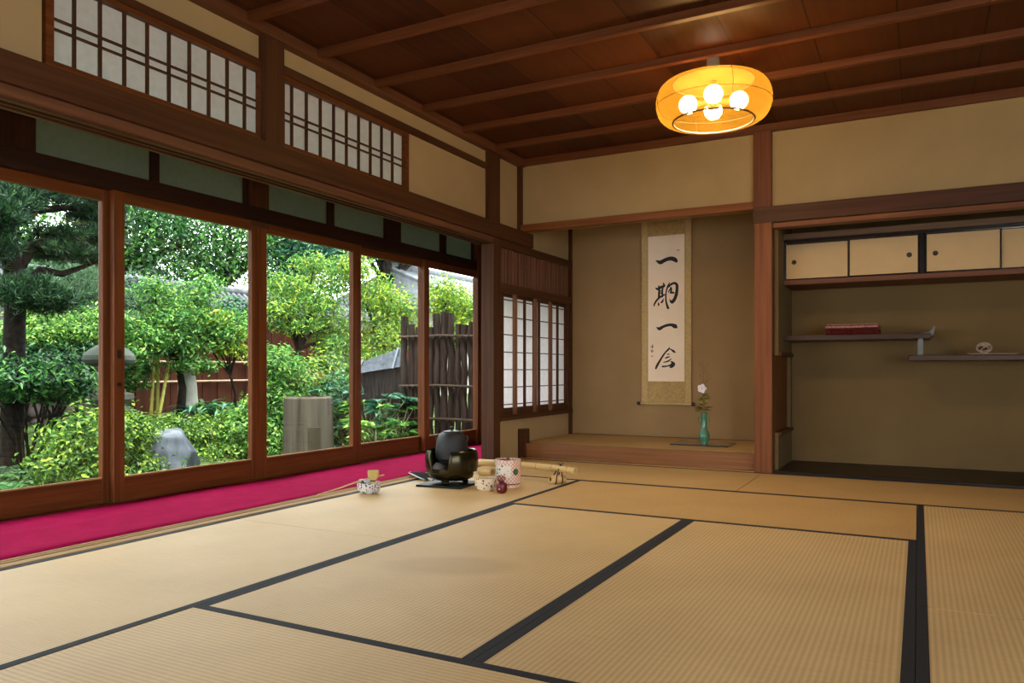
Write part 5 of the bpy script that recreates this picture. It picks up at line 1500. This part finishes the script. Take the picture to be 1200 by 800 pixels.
tree('maple_tree', 'yellow maple at the far right behind the tall bark fence', 'tree', (-7.6, 11.9, .0), .9,
     [(-7.5, 11.5, 2.0, 0.46, 0.44, 0.36, 1650), (-7.5, 12.0, 1.85, 0.48, 0.46, 0.38, 1800), (-7.4, 12.4, 1.75, 0.44, 0.44, 0.36, 1500), (-7.4, 11.8, 1.35, 0.5, 0.5, 0.34, 1500), (-7.4, 12.5, 1.3, 0.4, 0.4, 0.3, 1050)], .075, .028, [G_yellow, G_yellow, G_lime], inner=.2, rnd=.9)
shrub('leafy_bush', 'green bush left of the round stone basin, with yellow lower leaves', 'bush', [(-7.0, 6.95, 0.78, 0.34, 0.32, 0.22, 1400), (-7.0, 7.15, 0.55, 0.36, 0.34, 0.26, 1540), (-6.9, 6.85, 0.3, 0.34, 0.32, 0.28, 1540), (-6.8, 6.75, -0.05, 0.32, 0.3, 0.28, 1400), (-6.7, 6.5, -0.2, 0.28, 0.26, 0.2, 840)], .065, .024, [G_lime, G_mid], base=-.3, stems=10)
shrub('nandina_shrub', 'loose shrub with reddish tips rising behind the stone basin', 'bush', [(-7.4, 7.95, .62, .38, .36, .26, 800), (-7.4, 8.35, .72, .36, .36, .3, 800), (-7.4, 8.1, .35, .4, .4, .25, 800), (-7.5, 8.6, .4, .4, .4, .36, 800)], .08, .028, G_azalea, base=-.2, stems=8)
shrub('nandina_shrub', 'small reddish tipped shrub just above the stone basin rim', 'bush', [(-7.0, 7.55, .58, .24, .28, .10, 260), (-7.0, 7.35, .48, .2, .2, .1, 180)], .075, .026, G_red, base=-.3, stems=5)

shrub('leafy_bush', 'small dark shrub just right of the stone basin', 'bush', [(-6.45, 7.35, .20, .26, .24, .24, 700), (-6.35, 7.25, -.10, .26, .24, .26, 700), (-6.5, 7.5, .45, .24, .22, .2, 500)], .075, .034, [G_dark, G_mid, G_teal], base=-.33, stems=8)
# ---- stone basin (tall cylinder)
CXg, CYg = -6.2, 6.668
t = thing('stone_basin', 'tall weathered cylindrical stone standing outside the third door', 'stone basin', (CXg, CYg, -.36))
m = MB(); m.lathe([(0, -.40), (.29, -.40), (.283, -.1), (.277, .2), (.275, .375), (.262, .390), (.20, .392), (.19, .33), (0, .32)], (CXg, CYg, 0), 56)
m.build('cylinder', wood('weathered granite', (0.014, 0.0115, 0.008), (0.078, 0.068, 0.052), 'Z', rough=.95, scale=.32, bump=.15, spec=.05), t, smooth=True, angle=.6)
m = MB(); m.lathe([(.281, .06), (.286, .055), (.2875, -.39), (.283, -.395)], (CXg, CYg, 0), 8, -.85, -.35)
m.build('repair_panel', wood('granite patch', (0.014, 0.011, 0.007), (0.05, 0.042, 0.028), 'Z', rough=.9, scale=.2, bump=.3, spec=.05), t, smooth=True)

# ---- big-leaved plants near the fence
def bigleaf(label, cx, cy, z0, h, n, L, mat, spread=.3):
    t = thing('fatsia_plant', label, 'plant', (cx, cy, z0), 'large-leaved plants by the bark fence')
    m = MB(); vs_all = MB()
    P, N, T = [], [], []
    for k in range(n):
        a = random.uniform(0, 2 * PI); rr_ = spread * random.uniform(.15, 1) ; z = z0 + h * random.uniform(.35, 1)
        tip = Vector((cx + rr_ * math.cos(a), cy + rr_ * math.sin(a), z))
        m.tube([(cx, cy, z0), (cx + .4 * rr_ * math.cos(a), cy + .4 * rr_ * math.sin(a), z0 + (z - z0) * .7), tip], [.008, .006, .004], 6)
        for q in range(7):
            b = a + (q - 3) * .42
            P.append(tip); T.append((math.cos(b), math.sin(b), .45 + random.uniform(-.2, .3))); N.append((-.25 * math.cos(b) + random.uniform(-.2, .2), -.25 * math.sin(b) + random.uniform(-.2, .2), 1))
    m.build('stems', B_stem, t, smooth=True)
    s = rng.uniform(.8, 1.2, len(P))
    leaf_mesh('leaves', P, N, L * s, L * .36 * s, mat, t, droop=.25, T=np.array(T))
B_stem = plain('plant stem', (0.08, 0.10, 0.03), .7)
bigleaf('bluish large-leaved plant between basin and fourth door post', -6.3, 7.33, -.3, .85, 16, .17, G_teal, .26)
bigleaf('pale large-leaved plant in the middle below the bark fence', -5.75, 7.48, -.3, .68, 19, .19, G_teal, .30)
bigleaf('bright green large-leaved plant below the fence cap board', -5.95, 7.42, -.3, .62, 20, .15, G_lime, .32)
bigleaf('dark green large-leaved plant at the foot of the tall logs', -5.45, 7.42, -.3, .55, 18, .14, G_mid, .28)
bigleaf('low bright green large-leaved plant nearest the glass', -5.6, 7.15, -.32, .42, 18, .13, G_lime, .28)

# ---- bark log fence
t = thing('bark_log_fence', 'tall fence of rough bark-covered logs at the right of the garden', 'fence', (-5.1, 7.77, -.36))
logs = [(-5.60, 1.36, .043), (-5.50, 1.26, .042), (-5.42, 1.22, .036), (-5.345, 1.24, .036), (-5.25, 1.22, .048), (-5.155, 1.38, .044), (-5.065, 1.40, .048), (-4.975, 1.38, .046), (-4.885, 1.25, .040), (-4.80, 1.24, .042), (-4.715, 1.27, .042), (-4.63, 1.26, .042), (-4.55, 1.26, .042)]
for x, top, r in logs:
    y = 7.70 + (x + 5.6) * .14
    m = MB(); pts, rd = [], []
    for k in range(12):
        u = k / 11
        pts.append((x + random.uniform(-.011, .011), y + random.uniform(-.011, .011), -.40 + (top + .40) * u)); rd.append(r * random.uniform(.80, 1.14))
    m.tube(pts, rd, 11); m.build('log', B_logs, t, smooth=True, angle=.9)
B_thinlog = wood('thin bark rail', (0.015, 0.010, 0.008), (0.06, 0.04, 0.03), 'X', rough=.95, bump=.4, spec=.04)
for z in (.10, .50, 1.10):
    m = MB(); m.tube([(-5.64, 7.70 - .055, z), (-5.1, 7.765 - .055, z + .012), (-4.5, 7.85 - .055, z - .006)], .017, 8); m.build('cross_rail', B_thinlog, t, smooth=True)
m = MB()
for x, top, r in logs:
    y = 7.70 + (x + 5.6) * .14
    for z in (.10, .50, 1.10):
        m.tube([(x - .02, y - .078, z - .02), (x + .02, y - .078, z + .02)], .005, 6)
m.build('ties', M_ink, t, smooth=True)

# ---- low bark fence with sloping grey board on top
t = thing('low_bark_fence', 'lower bark fence topped by a sloping weathered grey board', 'fence', (-6.5, 8.35, -.3))
P0, P1 = Vector((-5.72, 7.92, 0)), Vector((-7.15, 8.74, 0))
for k in range(13):
    u = (k + .3) / 13; c = P0.lerp(P1, u); top = .82 - .13 * u
    m = MB(); m.tube([(c.x + random.uniform(-.01, .01), c.y, -.35 + (top + .35) * q / 7) for q in range(8)], [.052 * random.uniform(.85, 1.15) for q in range(8)], 10)
    m.build('log', B_logs, t, smooth=True, angle=.9)
dr = (P1 - P0).normalized(); nr = Vector((dr.y, -dr.x, 0))
if nr.y > 0: nr = -nr
def slab(u0, u1, lo, hi, mat, name, off, th=.02):
    m = MB(); vs = []
    for u, s in ((u0, 0), (u1, 1)):
        c = P0.lerp(P1, u)
        zl = lo[s]; zh = hi[s]
        for o_ in (0, th):
            vs += [c + nr * (off + .05 + o_) + Vector((0, 0, zl)), c + nr * (off - .03 + o_) + Vector((0, 0, zh))]
    m.add(vs, [(0, 1, 3, 2), (4, 6, 7, 5), (0, 2, 6, 4), (1, 5, 7, 3), (0, 4, 5, 1), (2, 3, 7, 6)])
    return m.build(name, mat, t, bevel=.004)
slab(-.02, 1.02, (.74, .635), (1.0, .80), B_weather, 'top_board', .03)
for u in (.10, .86):
    slab(u, u + .035, (.73 - .1 * u, .73 - .1 * (u + .035)), (1.01 - .19 * u, 1.01 - .19 * (u + .035)), plain('grey batten', (0.10, 0.12, 0.15), .6), 'batten', .055, .015)

# ---- neighbouring roofs
def house(name, label, x0, x1, y0, y1, eave, ridge):
    t = thing(name, label, 'house', ((x0 + x1) / 2, (y0 + y1) / 2, 0))
    MB().box(x0, x1, y0, y1, -.2, eave).build('walls', plain('neighbour wall', (0.36, 0.33, 0.29), .9), t)
    xm = (x0 + x1) / 2
    m = MB(); m.prism([(x0 - .5, eave - .1), (x0 - .5, eave), (xm, ridge), (x1 + .5, eave), (x1 + .5, eave - .1)], 'Y', y0 - .5, y1 + .5)
    y = y0 - .5
    while y < y1 + .5:
        m.tube([(xm, y, ridge + .01), (x1 + .52, y, eave + .01)], .05, 6); y += .22
    m.build('roof', plain('pale grey tiles', (0.20, 0.215, 0.235), .7, noise=.2, scale=6, spec=.1), t, smooth=True, angle=.6)
    m = MB(); m.tube([(xm, y0 - .55, ridge + .05), (xm, y1 + .55, ridge + .05)], .12, 10); m.build('ridge', B_tile, t, smooth=True)
house('neighbour_house', 'neighbouring house with grey tiled roof behind the yellow maples', -14.0, -10.2, 16.5, 26.0, 2.35, 3.35)
house('neighbour_house', 'unseen house block beyond the left side of the garden, added to block sky', -19.0, -10.0, -9.0, 2.2, 4.2, 5.4)  # unseen block, added to keep low sky light off the garden
house('neighbour_house', 'distant neighbouring house with tiled roof behind the left trees', -23.0, -17.5, 6.0, 15.0, 2.4, 3.6)

# ---- ferns and small stones at the lower left
def fern(label, cx, cy, z0, n, L, seed):
    t = thing('fern', label, 'fern', (cx, cy, z0), 'ferns at the foot of the glass door')
    P, N, T, S = [], [], [], []
    m = MB()
    for k in range(n):
        a = 2 * PI * k / n + random.uniform(-.25, .25); l = L * random.uniform(.75, 1.15); up = random.uniform(.5, .9)
        d = Vector((math.cos(a), math.sin(a), 0)); s = Vector((-d.y, d.x, 0))
        pts = [Vector((cx, cy, z0)) + d * l * u + Vector((0, 0, l * (up * u - up * .9 * u * u))) for u in np.linspace(0, 1, 12)]
        m.tube(pts, [.003] * 11 + [.001], 5)
        for i in range(2, 12):
            w = l * .26 * math.sin(PI * min(.97, (i / 11) * .86 + .12))
            for sg in (-1, 1):
                P.append(pts[i]); T.append(s * sg + d * .35); N.append((d.x * -.2, d.y * -.2, 1)); S.append(w)
    m.build('stalks', B_stem, t, smooth=True)
    leaf_mesh('fronds', P, N, np.array(S), np.array(S) * .32, G_fern, t, T=np.array(T), droop=.2)
fl = [(-6.75, 3.62, 'fern at the very left edge of the glass'), (-6.6, 3.95, 'fern beside the leftmost one, below the stone wall'), (-6.95, 4.15, 'fern in the middle of the group below the stone wall'), (-6.55, 4.25, 'fern close to the azalea'), (-7.2, 3.85, 'fern farther back at the wall foot'), (-6.35, 3.75, 'fern nearest the sliding door'), (-7.1, 4.5, 'fern tucked behind the azalea')]
for i, (x, y, lab) in enumerate(fl): fern(lab, x, y, gz(x, y) + .02, 10, .36, i)
for i, (x, y, r, lab) in enumerate(((-7.6, 4.55, .10, 'small pale stone among the ferns, left of the azalea'), (-7.9, 4.25, .09, 'small pale stone at the foot of the rubble wall'), (-7.5, 4.85, .08, 'little pale stone just left of the azalea top'), (-6.5, 4.85, .13, 'dark low stone left of the boulder'))):
    o = MB().blob((x, y, gz(x, y) + r * .3), r, 40 + i, rough=.2, sub=1, squash=(1, 1.1, .7)).build('garden_stone', B_pale if i < 3 else B_stone, smooth=True, angle=1)
    tag(o, lab, 'stone', 'small stones among the ferns')
# moss and low cover
n = 9000
X = -4.6 - 5 * rng.uniform(0, 1, n); Y = rng.uniform(2.5, 12.5, n)
P = np.stack([X, Y, np.array([gz(a, c) for a, c in zip(X, Y)])], 1)
o = leaf_mesh('ground_cover', P, rng.normal(size=(n, 3)) * .8 + np.array((0, 0, .8)), rng.uniform(.03, .07, n), rng.uniform(.015, .03, n), G_azalea, T=rng.normal(size=(n, 3)) + np.array((0, 0, 1)))
tag(o, 'low leafy ground cover over the garden soil', 'ground cover', kind='stuff')
# ------------------------------------------------------------------ light and camera
w = bpy.data.worlds.new('overcast sky'); scene.world = w; w.use_nodes = True
nt = w.node_tree; nt.nodes.clear()
o = nt.nodes.new('ShaderNodeOutputWorld'); b = nt.nodes.new('ShaderNodeBackground')
b.inputs['Color'].default_value = (0.93, 0.97, 1.0, 1); b.inputs['Strength'].default_value = SKY
nt.links.new(b.outputs['Background'], o.inputs['Surface'])
sd = bpy.data.lights.new('sun', 'SUN'); sd.energy = SUN; sd.angle = math.radians(12); sd.color = (1.0, 0.96, 0.86)
so = bpy.data.objects.new('sun', sd); COL.objects.link(so)
so.rotation_euler = Vector((-0.20, 0.28, -1.0)).to_track_quat('-Z', 'Y').to_euler()

cam = bpy.data.cameras.new('camera'); co = bpy.data.objects.new('camera', cam); COL.objects.link(co)
cam.sensor_width = 36; cam.sensor_fit = 'HORIZONTAL'
cam.lens = 895.9 / 1200 * 36
cam.shift_y = 33.7 / 1200
cam.clip_start = 0.05
co.location = (0, 0, 0.696)
co.rotation_euler = (PI / 2, 0, 0.488884)
scene.camera = co
scene.view_settings.view_transform = 'Standard'
scene.view_settings.look = 'None'
scene.view_settings.gamma = 1
scene.view_settings.use_curve_mapping = False
scene.view_settings.exposure = EXPOSURE
try:
    scene.cycles.use_denoising = True
    scene.cycles.denoiser = 'OPENIMAGEDENOISE'
    scene.cycles.max_bounces = 10; scene.cycles.diffuse_bounces = 5; scene.cycles.transparent_max_bounces = 16
    scene.cycles.sample_clamp_indirect = 8
except Exception:
    pass
